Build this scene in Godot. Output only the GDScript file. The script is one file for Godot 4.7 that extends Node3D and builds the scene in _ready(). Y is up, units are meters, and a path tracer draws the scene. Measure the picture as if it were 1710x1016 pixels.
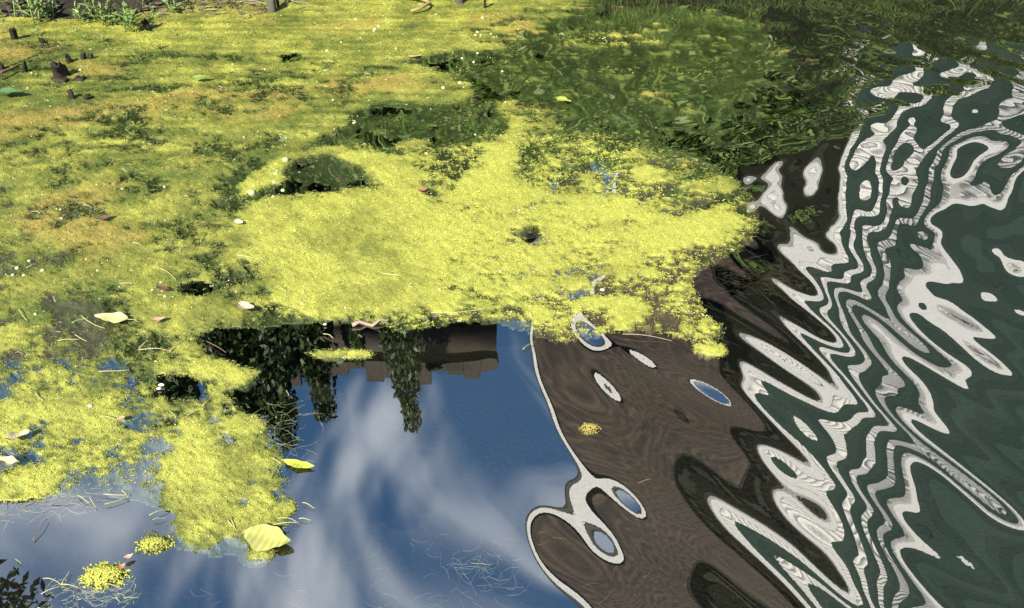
extends Node3D
# A pond seen from its bank: floating algae on still water that a swell from one side ripples, a house and trees on the far bank that the water mirrors.

var rng := RandomNumberGenerator.new()
var taken := {}
var nz := {}

func noise(key: String, freq: float, octaves := 3, kind := FastNoiseLite.TYPE_SIMPLEX_SMOOTH) -> FastNoiseLite:
	var n := FastNoiseLite.new()
	n.seed = key.hash() % 9973
	n.noise_type = kind
	n.frequency = freq
	n.fractal_octaves = octaves
	n.fractal_type = FastNoiseLite.FRACTAL_FBM if octaves > 1 else FastNoiseLite.FRACTAL_NONE
	return n

func numbered(called: String) -> String:
	var k: int = taken.get(called, 0)
	taken[called] = k + 1
	return called if k == 0 else "%s_%03d" % [called, k]

func tag(o: Node, label := "", category := "", group := "", kind := "") -> Node:
	if label: o.set_meta("label", label)
	if category: o.set_meta("category", category)
	if group: o.set_meta("group", group)
	if kind: o.set_meta("kind", kind)
	return o

func thing(called: String, at: Vector3, turn := 0.0) -> Node3D:
	var o := Node3D.new()
	o.name = numbered(called)
	add_child(o)
	o.position = at
	o.rotation.y = turn
	return o

func put(called: String, mesh: Mesh, mat: Material, parent: Node = null, at := Vector3.ZERO) -> MeshInstance3D:
	var o := MeshInstance3D.new()
	o.mesh = mesh
	o.material_override = mat
	o.position = at
	if parent == null:
		o.name = numbered(called)
		add_child(o)
	else:
		o.name = called
		parent.add_child(o, true)
	return o

func many(called: String, mesh: Mesh, mat: Material, where: Array, tints: PackedColorArray, parent: Node = null) -> MultiMeshInstance3D:
	var mm := MultiMesh.new()
	mm.transform_format = MultiMesh.TRANSFORM_3D
	mm.use_colors = tints.size() > 0
	mm.mesh = mesh
	mm.instance_count = where.size()
	for i in where.size():
		mm.set_instance_transform(i, where[i])
		if tints.size(): mm.set_instance_color(i, tints[i])
	var o := MultiMeshInstance3D.new()
	o.multimesh = mm
	o.material_override = mat
	if parent == null:
		o.name = numbered(called)
		add_child(o)
	else:
		o.name = called
		parent.add_child(o, true)
	o.set_meta("kind", "stuff")
	return o

func lin(r: float, g: float, b: float) -> Color:
	return Color(r, g, b).linear_to_srgb()

func mat(c: Color, rough := 0.8, spec := 0.5) -> StandardMaterial3D:
	var m := StandardMaterial3D.new()
	m.albedo_color = c.linear_to_srgb()
	m.roughness = rough
	m.metallic_specular = spec
	return m

func grain(m: StandardMaterial3D, freq: float, scale: float, depth: float, lo: float, key: String) -> StandardMaterial3D:
	# fine tone and relief from one seamless noise picture, laid in the world's axes
	var n := NoiseTexture2D.new()
	n.width = 256; n.height = 256; n.seamless = true
	n.noise = noise(key, freq, 4)
	var g := Gradient.new()
	g.set_color(0, Color(lo, lo, lo)); g.set_color(1, Color(1, 1, 1))
	n.color_ramp = g
	m.albedo_texture = n
	m.uv1_triplanar = true
	m.uv1_world_triplanar = true
	m.uv1_scale = Vector3.ONE * scale
	if depth > 0.0:
		m.heightmap_enabled = true
		m.heightmap_texture = n
		m.heightmap_scale = depth
	return m

func vmat(rough := 0.6, spec := 0.5) -> StandardMaterial3D:
	var m := mat(Color(1, 1, 1), rough, spec)
	m.vertex_color_use_as_albedo = true
	m.cull_mode = BaseMaterial3D.CULL_DISABLED
	return m

# ---------------------------------------------------------------- the water's shape
const S_STEP := 0.19
const T_STEP := 0.047
const CREST := Vector2(0.52401, 0.85171)   # the swell's crests run this way over the pond (x, z)
var swell_rows: Array = [
	[-16, -36, 0, 2, 1, 0],
	[-15, -40, -2, 1, 3, 4, 3, -1, -1, 2, 3, 2, 0],
	[-14, -49, 26, 33, 36, 35, 32, 26, 21, 0, 0, -3, -12, -19, -23, 0, 12, 8, 2, 0, 2, 4, 4, 2, 1],
	[-13, -55, 23, 32, 42, 50, 62, 70, 70, 78, 95, 103, 97, 85, 71, 60, 41, 19, -3, -27, -49, -63, -47, -10, 14, 15, 7, 1, 1, 5, 5, 4, 3],
	[-12, -57, 24, 32, 39, 50, 68, 82, 88, 107, 120, 108, 112, 135, 157, 165, 153, 127, 98, 70, 44, 20, -3, -28, -55, -78, -74, -39, 6, 18, 13, 3, 1, 3, 5, 5, 4],
	[-11, -68, 36, 49, 65, 77, 88, 93, 93, 87, 80, 73, 64, 47, 35, 24, 14, 16, 30, 36, 32, 53, 91, 108, 100, 87, 89, 107, 128, 135, 125, 99, 68, 40, 15, -5, -26, -50, -75, -89, -66, -18, 17, 17, 8, 3, 2, 4, 6, 6, 3],
	[-10, -72, 9, 13, 21, 34, 46, 70, 102, 130, 143, 151, 160, 159, 142, 114, 87, 61, 34, 6, -17, -38, -56, -62, -56, -57, -68, -54, -11, 28, 35, 23, 8, 9, 23, 52, 71, 68, 54, 27, 8, -2, -21, -38, -58, -83, -86, -40, 6, 13, 10, 4, 0, -1, 3, 3, 2],
	[-9, -72, -21, -26, -36, -42, -52, -62, -74, -76, -67, -47, -29, -5, 23, 42, 44, 33, 22, 9, -12, -32, -44, -55, -74, -82, -76, -82, -101, -96, -56, -31, -23, -25, -21, -45, -52, -21, 14, 55, 53, 16, 2, -22, -44, -58, -47, -83, -102, -47, -10, 10, 12, 9, -2, 0, 0, 0],
	[-8, -72, -120, -162, -204, -234, -261, -280, -290, -295, -300, -302, -297, -287, -273, -248, -215, -179, -158, -112, -75, -61, -65, -55, -13, 23, 21, 8, -18, -30, -58, -88, -70, -62, -80, -2, 54, 36, 23, -5, -7, 24, -2, -3, -10, -12, -78, -62, -40, -104, -122, -86, -43, -19, 3, -4, -4, -3, -3, -3, 0, -3, -5],
	[-7, -72, -107, -162, -267, -323, -357, -382, -402, -423, -439, -446, -431, -423, -413, -400, -388, -367, -361, -349, -317, -274, -233, -221, -229, -197, -133, -82, -44, -26, -2, 15, 26, 111, 143, 86, 55, 39, 30, 7, -33, -39, 62, 79, 60, -9, 44, 13, -94, -65, -50, -94, -74, -39, -19, -6, -3, -4, -1, -2, -6, -2, -1, -1],
	[-6, -70, -164, -212, -234, -255, -279, -309, -341, -376, -467, -490, -496, -492, -478, -453, -437, -429, -420, -411, -397, -381, -362, -366, -361, -306, -261, -228, -168, -111, -110, -160, -99, 53, 131, 108, 32, 46, 12, 68, 46, 24, 72, 188, 38, -80, -61, 28, 31, 17, 6, -2, -4, 10, -2, 0, -4, 0, 8, 0, 1, 0],
	[-5, -62, -274, -317, -327, -339, -363, -463, -485, -475, -455, -425, -388, -348, -323, -311, -302, -264, -242, -249, -256, -245, -224, -189, -136, -43, -34, -45, 96, 126, 178, 108, 68, 83, 124, 53, 37, 92, 104, 28, -12, 17, 60, 85, 65, -8, -30, -54, -67, -48, -18, 0, -3, 0],
	[-4, -57, -264, -303, -296, -283, -264, -243, -253, -252, -262, -264, -281, -271, -226, -168, -118, -113, -104, -68, -33, -29, 66, 102, 126, 127, 151, 141, 119, 129, 151, 165, 126, 60, 38, 53, 90, 125, 62, 20, 26, 77, 55, 48, 52, 20, -4, 2, -2],
	[-3, -51, -124, -141, -154, -165, -187, -182, -162, -139, -138, -114, -75, -45, 1, 91, 142, 172, 170, 159, 102, 62, 62, 115, 151, 143, 174, 217, 205, 186, 170, 137, 119, 109, 114, 44, 28, 35, -11, -19, -5, 2, -7],
	[-2, -45, -78, -81, -88, -77, -55, -26, 53, 154, 212, 244, 262, 229, 209, 230, 282, 294, 237, 235, 264, 247, 238, 266, 297, 286, 250, 200, 115, 95, 34, 16, -16, -18],
	[-1, -39, 43, 103, 144, 168, 156, 100, 157, 324, 348, 289, 309, 382, 491, 407, 268, 206, 207, 203, 167],
	[0, -32, 201, 219, 175, 197, 263, 312]]        # per row along the crests: [row, first column, heights in tenths of a millimetre ...]
var wave_h := PackedFloat32Array()
const WX := -0.75
const WZ := -5.3
const WSTEP := 0.01
const WNX := 386
const WNZ := 466
var chop_a: FastNoiseLite
var chop_b: FastNoiseLite
var chop_c: FastNoiseLite

func cubic(u: float) -> float:
	var a := absf(u)
	if a < 1.0: return 0.6666667 - a * a + a * a * a * 0.5
	if a < 2.0: return (2.0 - a) * (2.0 - a) * (2.0 - a) / 6.0
	return 0.0

func chop(x: float, z: float) -> float:
	var m := smoothstep(-0.5, 0.9, x + (z + 4.0) * 0.35 + 0.3) * smoothstep(1.7, 3.0, -z)
	var h := 0.0
	if m > 0.001:
		h += m * 0.0055 * chop_a.get_noise_2d(x + 0.5 * z, z) + m * 0.0007 * chop_b.get_noise_2d(x + 0.6 * z, z)
	var r := smoothstep(0.3, 0.75, x + 0.22 * (z + 1.8))
	if r > 0.001:
		var s := CREST.x * x + CREST.y * z; var t := -CREST.y * x + CREST.x * z
		var wide := lerpf(1.0, 0.72, smoothstep(2.2, 3.6, -z))
		h += r * (0.0026 * chop_c.get_noise_2d(t * 7.4 * wide, s * 1.8 * wide) + 0.00007 * chop_b.get_noise_2d(t * 3.5, s))
	return h

func make_waves() -> void:
	chop_a = noise("chop", 2.4, 1)
	chop_c = noise("chop_long", 1.0, 1)
	chop_b = noise("chop_fine", 6.0, 1)
	var a0 := 1 << 20; var a1 := -(1 << 20); var b0 := a0; var b1 := a1
	for row in swell_rows:
		a0 = mini(a0, row[0]); a1 = maxi(a1, row[0])
		b0 = mini(b0, row[1]); b1 = maxi(b1, row[1] + row.size() - 3)
	var nb := b1 - b0 + 9
	var na := a1 - a0 + 9
	var c := PackedFloat32Array()
	c.resize(na * nb)
	for row in swell_rows:
		for k in range(2, row.size()):
			c[(row[0] - a0 + 4) * nb + row[1] - b0 + 4 + k - 2] = row[k] * 0.0001
	wave_h.resize(WNX * WNZ)
	for j in WNZ:
		var z := WZ + j * WSTEP
		for i in WNX:
			var x := WX + i * WSTEP
			var s := (CREST.x * x + CREST.y * z) / S_STEP - a0 + 4
			var t := (-CREST.y * x + CREST.x * z) / T_STEP - b0 + 4
			var h := chop(x, z)
			if s > 1.0 and t > 1.0 and s < na - 3 and t < nb - 3:
				var si := int(s); var ti := int(t)
				var t0 := cubic(t - ti + 1); var t1 := cubic(t - ti); var t2 := cubic(t - ti - 1); var t3 := cubic(t - ti - 2)
				for k in range(-1, 3):
					var at := (si + k) * nb + ti
					h += cubic(s - si - k) * (c[at - 1] * t0 + c[at] * t1 + c[at + 1] * t2 + c[at + 2] * t3)
			wave_h[j * WNX + i] = h

func water_y(x: float, z: float) -> float:
	var i := clampi(int((x - WX) / WSTEP + 0.5), 0, WNX - 1)
	var j := clampi(int((z - WZ) / WSTEP + 0.5), 0, WNZ - 1)
	return wave_h[j * WNX + i]

func add_water() -> void:
	var xs := PackedFloat32Array([-14, -9, -6, -4.5, -3.5])
	for k in 22: xs.append(-3.0 + k * 0.1)
	for i in WNX: xs.append(WX + i * WSTEP)
	xs.append_array([3.3, 4.0, 5.5, 8.0, 14.0])
	var zs := PackedFloat32Array([-6.4, -6.0, -5.6])
	for j in WNZ: zs.append(WZ + j * WSTEP)
	zs.append_array([-0.5, -0.2, 0.2, 0.6])
	var nx := xs.size()
	var v := PackedVector3Array(); var n := PackedVector3Array(); var ix := PackedInt32Array()
	for j in zs.size():
		for i in nx:
			var x := xs[i]; var z := zs[j]
			var a := int(round((x - WX) / WSTEP)); var b := int(round((z - WZ) / WSTEP))
			if a > 0 and a < WNX - 1 and b > 0 and b < WNZ - 1:
				var at := b * WNX + a
				var dx := (wave_h[at + 1] - wave_h[at - 1]) / (2.0 * WSTEP)
				var dz := (wave_h[at + WNX] - wave_h[at - WNX]) / (2.0 * WSTEP)
				v.append(Vector3(x, wave_h[at], z)); n.append(Vector3(-dx, 1, -dz).normalized())
			else:
				v.append(Vector3(x, 0, z)); n.append(Vector3.UP)
			if i < nx - 1 and j < zs.size() - 1:
				var p := j * nx + i
				ix.append_array([p, p + 1, p + nx, p + 1, p + nx + 1, p + nx])
	var arr := []
	arr.resize(Mesh.ARRAY_MAX)
	arr[Mesh.ARRAY_VERTEX] = v; arr[Mesh.ARRAY_NORMAL] = n; arr[Mesh.ARRAY_INDEX] = ix
	var mesh := ArrayMesh.new()
	mesh.add_surface_from_arrays(Mesh.PRIMITIVE_TRIANGLES, arr)
	var m := StandardMaterial3D.new()
	var gt := GradientTexture1D.new()
	gt.width = 8
	gt.gradient = Gradient.new()
	gt.gradient.set_color(0, Color.WHITE); gt.gradient.set_color(1, Color.WHITE)
	m.albedo_texture = gt
	m.albedo_color = Color(0.97, 0.97, 0.97, 0.295)
	m.transparency = BaseMaterial3D.TRANSPARENCY_ALPHA
	m.metallic = 1.0
	m.roughness = 0.0
	tag(put("water", mesh, m), "still pond water that mirrors the far bank and turns rippled beyond the algae", "", "", "structure")

# ---------------------------------------------------------------- where the algae lies
const GX := -3.6
const GZ := -5.7
const GSTEP := 0.02
const GNX := 335
const GNZ := 252
var g_cover := PackedFloat32Array()
var g_hue := PackedFloat32Array()
var g_fine := PackedFloat32Array()
var g_zone := PackedByteArray()

func dist_to(p: Vector2, poly: PackedVector2Array) -> float:
	var best := 1e9
	for k in poly.size():
		var a := poly[k]
		var ab := poly[(k + 1) % poly.size()] - a
		var t := clampf((p - a).dot(ab) / ab.length_squared(), 0.0, 1.0)
		best = minf(best, (p - a - ab * t).length_squared())
	best = sqrt(best)
	return best if Geometry2D.is_point_in_polygon(p, poly) else -best

func lay(flat: Array, cover: float, hue: float, fine: float, soft: float, zone := -1) -> void:
	var poly := PackedVector2Array()
	for k in range(0, flat.size(), 2): poly.append(Vector2(flat[k], flat[k + 1]))
	var r := Rect2(poly[0], Vector2.ZERO)
	for p in poly: r = r.expand(p)
	r = r.grow(soft)
	for j in range(maxi(0, int((r.position.y - GZ) / GSTEP)), mini(GNZ, int((r.end.y - GZ) / GSTEP) + 2)):
		for i in range(maxi(0, int((r.position.x - GX) / GSTEP)), mini(GNX, int((r.end.x - GX) / GSTEP) + 2)):
			var d := dist_to(Vector2(GX + i * GSTEP, GZ + j * GSTEP), poly)
			if d < -soft: continue
			var w := smoothstep(-soft, soft, d)
			var at := j * GNX + i
			g_cover[at] = lerpf(g_cover[at], cover, w)
			g_hue[at] = lerpf(g_hue[at], hue, w)
			g_fine[at] = lerpf(g_fine[at], fine, w)
			if zone >= 0 and w > 0.5: g_zone[at] = zone

func look(g: PackedFloat32Array, x: float, z: float) -> float:
	var fx := clampf((x - GX) / GSTEP, 0.0, GNX - 1.01); var fz := clampf((z - GZ) / GSTEP, 0.0, GNZ - 1.01)
	var i := int(fx); var j := int(fz)
	var at := j * GNX + i
	fx -= i; fz -= j
	return lerpf(lerpf(g[at], g[at + 1], fx), lerpf(g[at + GNX], g[at + GNX + 1], fx), fz)

func zone_at(x: float, z: float) -> int:
	return g_zone[clampi(int((z - GZ) / GSTEP + 0.5), 0, GNZ - 1) * GNX + clampi(int((x - GX) / GSTEP + 0.5), 0, GNX - 1)]

var n_big: FastNoiseLite
var n_mid: FastNoiseLite
var n_small: FastNoiseLite
var n_tiny: FastNoiseLite
var n_tone: FastNoiseLite
var n_row: FastNoiseLite

# how far the algae stands out of the water here (above 0) or lies below it (under 0), in units of its own thickness
func stand(x: float, z: float) -> float:
	var c := look(g_cover, x, z)
	if c < 0.14 + 0.22 * smoothstep(-2.6, -2.2, z) + 0.04 * n_mid.get_noise_2d(x, z) + 0.05 * n_big.get_noise_2d(x * 1.4 + 3.0, z): return -2.0
	var f := look(g_fine, x, z)
	var far := smoothstep(2.6, 4.2, -z)
	var rough := lerpf(0.75, 0.28, clampf((c - 0.7) * 4.0, 0.0, 1.0))
	var n := (1.0 - f) * (0.75 * n_big.get_noise_2d(x, z) + 0.6 * n_mid.get_noise_2d(x, z)) + f * (0.45 * n_big.get_noise_2d(x, z) + 0.75 * n_mid.get_noise_2d(x * 0.7, z * 1.1) + 0.8 * n_small.get_noise_2d(x * 0.6, z * 1.2)) + 0.22 * n_small.get_noise_2d(x + 9.0, z)
	n += far * 0.85 * n_row.get_noise_2d(x * 0.55, z * 2.2)
	return (c - 0.5) * 1.7 + n * rough * 1.7

func algae_tint(x: float, z: float, t: float, jitter: float) -> Color:
	var base := look(g_hue, x, z)
	var calm := lerpf(1.0, 0.4, smoothstep(0.75, 1.0, base))
	var hue := base + calm * (0.4 * n_tone.get_noise_2d(x, z) + 0.45 * n_big.get_noise_2d(x * 1.3 + 17.0, z * 1.3) + 0.35 * n_mid.get_noise_2d(x * 1.2 + 5.0, z * 1.2) + 0.2 * n_small.get_noise_2d(x + 5.0, z * 1.2) + 0.55 * smoothstep(2.2, 3.6, -z) * n_row.get_noise_2d(x * 0.3 + 3.0, z * 2.6))
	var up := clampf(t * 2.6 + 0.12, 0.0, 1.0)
	var top: Color
	var green := Color(0.13, 0.175, 0.032); var olive := Color(0.26, 0.27, 0.052); var yellow := Color(0.47, 0.485, 0.09); var tan_ := Color(0.4, 0.3, 0.075)
	if hue < 0.5: top = green.lerp(olive, clampf(hue * 2.0, 0.0, 1.0))
	else: top = olive.lerp(yellow, clampf(hue * 2.0 - 1.0, 0.0, 1.0))
	if hue < 0.0: top = green.lerp(Color(0.04, 0.06, 0.014), clampf(-hue * 2.0, 0.0, 1.0))
	var o := smoothstep(0.12, 0.55, n_tone.get_noise_2d(x * 0.8 + 31.0, z * 0.8 - 12.0)) * smoothstep(0.8, 0.5, base) * smoothstep(1.9, 2.6, -z)
	top = top.lerp(tan_, o * 0.75)
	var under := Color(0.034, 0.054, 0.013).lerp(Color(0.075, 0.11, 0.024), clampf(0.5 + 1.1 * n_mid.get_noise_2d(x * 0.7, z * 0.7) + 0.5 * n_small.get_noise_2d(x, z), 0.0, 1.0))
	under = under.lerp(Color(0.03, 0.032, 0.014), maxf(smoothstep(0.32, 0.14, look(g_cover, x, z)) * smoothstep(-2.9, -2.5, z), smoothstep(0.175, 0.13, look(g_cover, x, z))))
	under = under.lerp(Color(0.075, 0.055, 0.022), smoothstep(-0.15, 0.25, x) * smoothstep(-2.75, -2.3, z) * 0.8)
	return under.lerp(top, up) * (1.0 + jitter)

func algae_y(x: float, z: float, t: float) -> float:
	var y := water_y(x, z)
	if t > 0.0: return y + 0.0012 + minf(t, 1.2) * 0.0045 + 0.0035 * n_mid.get_noise_2d(x * 1.2 + 5.0, z * 1.2) * clampf(t * 2.0, 0.0, 1.0) + 0.0022 * n_small.get_noise_2d(x * 1.3, z * 1.3) * clampf(t * 3.0, 0.0, 1.0) + 0.0014 * n_tiny.get_noise_2d(x, z) * clampf(t * 4.0, 0.0, 1.0)
	return y + 0.0012 + maxf(t, -0.3) * 0.03 - 0.006 * (0.6 + n_mid.get_noise_2d(x * 0.8, z * 0.8)) * smoothstep(0.0, 0.4, -t)

const U0 := -0.66
const U1 := 0.46
const USTEP := 0.0024
const RATIO := 1.0052

func add_algae() -> void:
	n_big = noise("big", 3.2, 3); n_mid = noise("mid", 11.0, 3); n_small = noise("small", 42.0, 2); n_tiny = noise("tiny", 120.0, 2); n_tone = noise("tone", 1.9, 4); n_row = noise("row", 5.0, 3)
	g_cover.resize(GNX * GNZ); g_hue.resize(GNX * GNZ); g_fine.resize(GNX * GNZ); g_zone.resize(GNX * GNZ)
	g_hue.fill(0.3)
	lay([-3.81, -5.22, -1.23, -5.22, 0.36, -5.22, 0.47, -4.89, 0.33, -4.59, 0.07, -4.19, -0.10, -4.09, -0.27, -4.05, -0.43, -3.99, -0.59, -3.90, -0.79, -3.81, -0.98, -3.71, -2.86, -3.64], 0.95, 0.55, 0.3, 0.08, 0)
	lay([-3.12, -4.07, -1.06, -4.07, -0.82, -3.99, -0.71, -3.81, -0.66, -3.45, -0.64, -3.16, -0.81, -3.06, -0.94, -2.96, -1.02, -2.82, -0.93, -2.65, -0.82, -2.35, -0.73, -2.15, -0.69, -1.95, -1.83, -1.95], 0.68, 0.42, 0.35, 0.08, 0)
	lay([-0.73, -3.71, -0.68, -3.79, -0.58, -3.87, -0.46, -3.96, -0.31, -3.86, -0.17, -3.72, -0.13, -3.63, -0.21, -3.52, -0.38, -3.45, -0.50, -3.50, -0.58, -3.46, -0.65, -3.39], 0.8, 0.42, 0.35, 0.05, 0)
	lay([-0.46, -3.11, -0.38, -3.18, -0.30, -3.11, -0.32, -3.04, -0.37, -3.00, -0.44, -3.04], 0.8, 0.4, 0.3, 0.03, 1)
	lay([-0.01, -3.51, 0.11, -3.46, 0.25, -3.33, 0.48, -3.21, 0.62, -3.05, 0.73, -2.89, 0.81, -2.77, 0.83, -2.55, 0.77, -2.41, 0.66, -2.28, 0.56, -2.16, 0.59, -2.03, 0.60, -1.91, 0.55, -1.80, 0.45, -1.88, 0.35, -1.92, 0.25, -1.90, 0.12, -1.87, 0.04, -1.91, -0.04, -1.95, -0.16, -1.96, -0.25, -1.92, -0.35, -1.92, -0.40, -2.00, 0.04, -2.15, 0.38, -2.28, 0.47, -2.42, 0.30, -2.69, 0.03, -2.82], 0.45, 0.92, 0.97, 0.06, 1)
	lay([-0.61, -3.14, -0.35, -3.04, -0.22, -3.19, -0.06, -3.39, -0.01, -3.01, -0.07, -2.82, -0.24, -2.69, -0.35, -2.78, -0.47, -2.91], 0.5, 0.8, 0.95, 0.06, 1)
	lay([-0.92, -2.63, -0.80, -2.69, -0.62, -2.72, -0.45, -2.74, -0.28, -2.69, -0.13, -2.66, -0.01, -2.77, 0.10, -2.79, 0.30, -2.72, 0.41, -2.60, 0.52, -2.52, 0.57, -2.43, 0.46, -2.31, 0.34, -2.24, 0.19, -2.21, 0.08, -2.13, -0.06, -2.07, -0.20, -2.05, -0.30, -2.03, -0.36, -2.00, -0.53, -1.99, -0.65, -2.00, -0.71, -2.09, -0.78, -2.28, -0.86, -2.42], 0.9, 1.0, 0.75, 0.08, 1)
	lay([-0.08, -3.52, 0.01, -3.54, 0.12, -3.46, 0.17, -3.33, 0.06, -3.19, 0.02, -3.00, 0.03, -2.82, 0.09, -2.69, -0.19, -2.63, -0.26, -2.69, -0.15, -2.89, -0.04, -3.11, -0.02, -3.30], 0.9, 1.0, 0.75, 0.05, 1)
	lay([-0.94, -2.87, -0.86, -3.02, -0.72, -3.10, -0.56, -3.07, -0.42, -2.99, -0.30, -2.86, -0.32, -2.72, -0.45, -2.74, -0.53, -2.88, -0.68, -3.00, -0.81, -2.97, -0.82, -2.82, -0.90, -2.69, -0.98, -2.69], 0.92, 0.88, 0.4, 0.05, 1)
	lay([-0.92, -2.61, -0.79, -2.67, -0.61, -2.70, -0.44, -2.69, -0.32, -2.63, -0.26, -2.42, -0.30, -2.21, -0.35, -2.04, -0.53, -2.02, -0.65, -2.03, -0.73, -2.15, -0.82, -2.35], 0.9, 0.82, 0.6, 0.1, 1)
	lay([-0.13, -2.63, 0.01, -2.67, 0.30, -2.67, 0.43, -2.57, 0.54, -2.47, 0.44, -2.33, 0.32, -2.26, 0.17, -2.23, 0.06, -2.16, -0.08, -2.09, -0.20, -2.07, -0.17, -2.28, -0.11, -2.42], 0.76, 0.97, 0.85, 0.08, 1)
	lay([0.60, -2.82, 0.56, -2.78, 0.49, -2.76, 0.43, -2.78, 0.41, -2.82, 0.44, -2.87, 0.51, -2.89, 0.58, -2.87], 0.95, 1.0, 0.7, 0.03, 1)
	lay([0.78, -2.75, 0.74, -2.71, 0.67, -2.69, 0.61, -2.71, 0.59, -2.75, 0.62, -2.80, 0.70, -2.83, 0.76, -2.80], 0.95, 1.0, 0.7, 0.03, 1)
	lay([0.51, -3.00, 0.49, -2.97, 0.45, -2.96, 0.42, -2.97, 0.41, -3.00, 0.43, -3.03, 0.46, -3.05, 0.50, -3.03], 0.95, 1.0, 0.7, 0.03, 1)
	lay([0.70, -2.43, 0.64, -2.38, 0.52, -2.36, 0.40, -2.38, 0.36, -2.43, 0.41, -2.49, 0.54, -2.52, 0.66, -2.49], 0.95, 1.0, 0.7, 0.03, 1)
	lay([0.38, -2.07, 0.35, -2.04, 0.27, -2.03, 0.20, -2.04, 0.17, -2.07, 0.21, -2.11, 0.28, -2.12, 0.35, -2.11], 0.95, 1.0, 0.7, 0.03, 1)
	lay([0.38, -2.03, 0.37, -2.00, 0.33, -1.99, 0.29, -2.00, 0.28, -2.03, 0.30, -2.06, 0.34, -2.07, 0.37, -2.06], 0.95, 1.0, 0.7, 0.03, 1)
	lay([0.23, -2.17, 0.22, -2.15, 0.19, -2.14, 0.16, -2.15, 0.14, -2.17, 0.16, -2.20, 0.19, -2.21, 0.22, -2.20], 0.95, 1.0, 0.7, 0.03, 1)
	lay([-0.16, -2.06, -0.17, -2.04, -0.20, -2.03, -0.24, -2.04, -0.25, -2.06, -0.24, -2.09, -0.21, -2.10, -0.17, -2.09], 0.95, 1.0, 0.7, 0.03, 1)
	lay([0.14, -2.03, 0.12, -2.00, 0.08, -1.98, 0.03, -2.00, 0.02, -2.03, 0.03, -2.06, 0.08, -2.08, 0.12, -2.06], 0.95, 1.0, 0.7, 0.03, 1)
	lay([0.76, -2.53, 0.72, -2.48, 0.66, -2.45, 0.60, -2.48, 0.58, -2.53, 0.62, -2.58, 0.69, -2.61, 0.75, -2.58], 0.95, 1.0, 0.7, 0.03, 1)
	lay([-0.36, -1.84, -0.38, -1.82, -0.45, -1.81, -0.52, -1.82, -0.55, -1.84, -0.53, -1.85, -0.46, -1.86, -0.39, -1.85], 0.95, 1.0, 0.7, 0.03, 1)
	lay([0.43, -2.61, 0.39, -2.56, 0.31, -2.54, 0.22, -2.56, 0.19, -2.61, 0.23, -2.66, 0.32, -2.68, 0.40, -2.66], 0.95, 1.0, 0.7, 0.03, 1)
	lay([0.57, -1.84, 0.56, -1.83, 0.52, -1.82, 0.50, -1.83, 0.49, -1.84, 0.50, -1.86, 0.53, -1.86, 0.56, -1.86], 0.95, 1.0, 0.7, 0.03, 1)
	lay([0.58, -1.95, 0.56, -1.93, 0.54, -1.92, 0.51, -1.93, 0.50, -1.95, 0.52, -1.96, 0.54, -1.97, 0.57, -1.96], 0.95, 1.0, 0.7, 0.03, 1)
	lay([-1.85, -1.97, -0.93, -1.99, -0.76, -1.97, -0.70, -1.92, -0.83, -1.92, -0.82, -1.87, -0.75, -1.79, -0.66, -1.74, -0.61, -1.61, -0.52, -1.47, -0.47, -1.31, -0.46, -1.21, -0.54, -1.20, -0.61, -1.16, -0.66, -1.18, -0.78, -1.21, -0.81, -1.25, -0.72, -1.28, -0.85, -1.33, -0.96, -1.33, -1.04, -1.31, -1.44, -1.29], 0.56, 0.74, 0.4, 0.06, 2)
	lay([-1.68, -1.70, -1.20, -1.67, -1.03, -1.67, -0.94, -1.61, -0.92, -1.52, -0.84, -1.50, -0.74, -1.48, -0.67, -1.45, -0.62, -1.36, -0.62, -1.29, -0.66, -1.21, -0.70, -1.23, -0.71, -1.29, -0.79, -1.34, -0.89, -1.39, -1.00, -1.41, -1.50, -1.39], 0.66, 0.86, 0.4, 0.06, 2)
	lay([-1.82, -1.92, -1.16, -1.92, -0.85, -1.87, -0.82, -1.72, -0.96, -1.72, -0.99, -1.69, -1.68, -1.69], 0.62, 0.7, 0.3, 0.06, 2)
	lay([-0.60, -1.56, -0.61, -1.54, -0.65, -1.52, -0.69, -1.54, -0.72, -1.56, -0.71, -1.59, -0.67, -1.60, -0.62, -1.59], 0.88, 0.85, 0.5, 0.02, 2)
	lay([-0.54, -1.44, -0.55, -1.42, -0.59, -1.41, -0.63, -1.42, -0.65, -1.44, -0.64, -1.46, -0.60, -1.47, -0.56, -1.46], 0.88, 0.85, 0.5, 0.02, 2)
	lay([-0.53, -1.29, -0.54, -1.27, -0.56, -1.27, -0.59, -1.27, -0.60, -1.29, -0.59, -1.30, -0.57, -1.30, -0.54, -1.30], 0.88, 0.85, 0.5, 0.02, 2)
	lay([-0.47, -1.31, -0.47, -1.30, -0.49, -1.30, -0.51, -1.30, -0.52, -1.31, -0.51, -1.32, -0.50, -1.33, -0.48, -1.32], 0.88, 0.85, 0.5, 0.02, 2)
	lay([-0.65, -1.76, -0.67, -1.73, -0.71, -1.72, -0.75, -1.73, -0.78, -1.76, -0.77, -1.78, -0.73, -1.79, -0.68, -1.78], 0.88, 0.85, 0.5, 0.02, 2)
	lay([-0.73, -1.79, -0.74, -1.77, -0.78, -1.76, -0.82, -1.77, -0.84, -1.79, -0.83, -1.81, -0.80, -1.82, -0.75, -1.81], 0.88, 0.85, 0.5, 0.02, 2)
	lay([-0.64, -1.36, -0.64, -1.31, -0.68, -1.29, -0.74, -1.31, -0.77, -1.36, -0.77, -1.42, -0.73, -1.44, -0.67, -1.42], 0.88, 0.85, 0.5, 0.02, 2)
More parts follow.
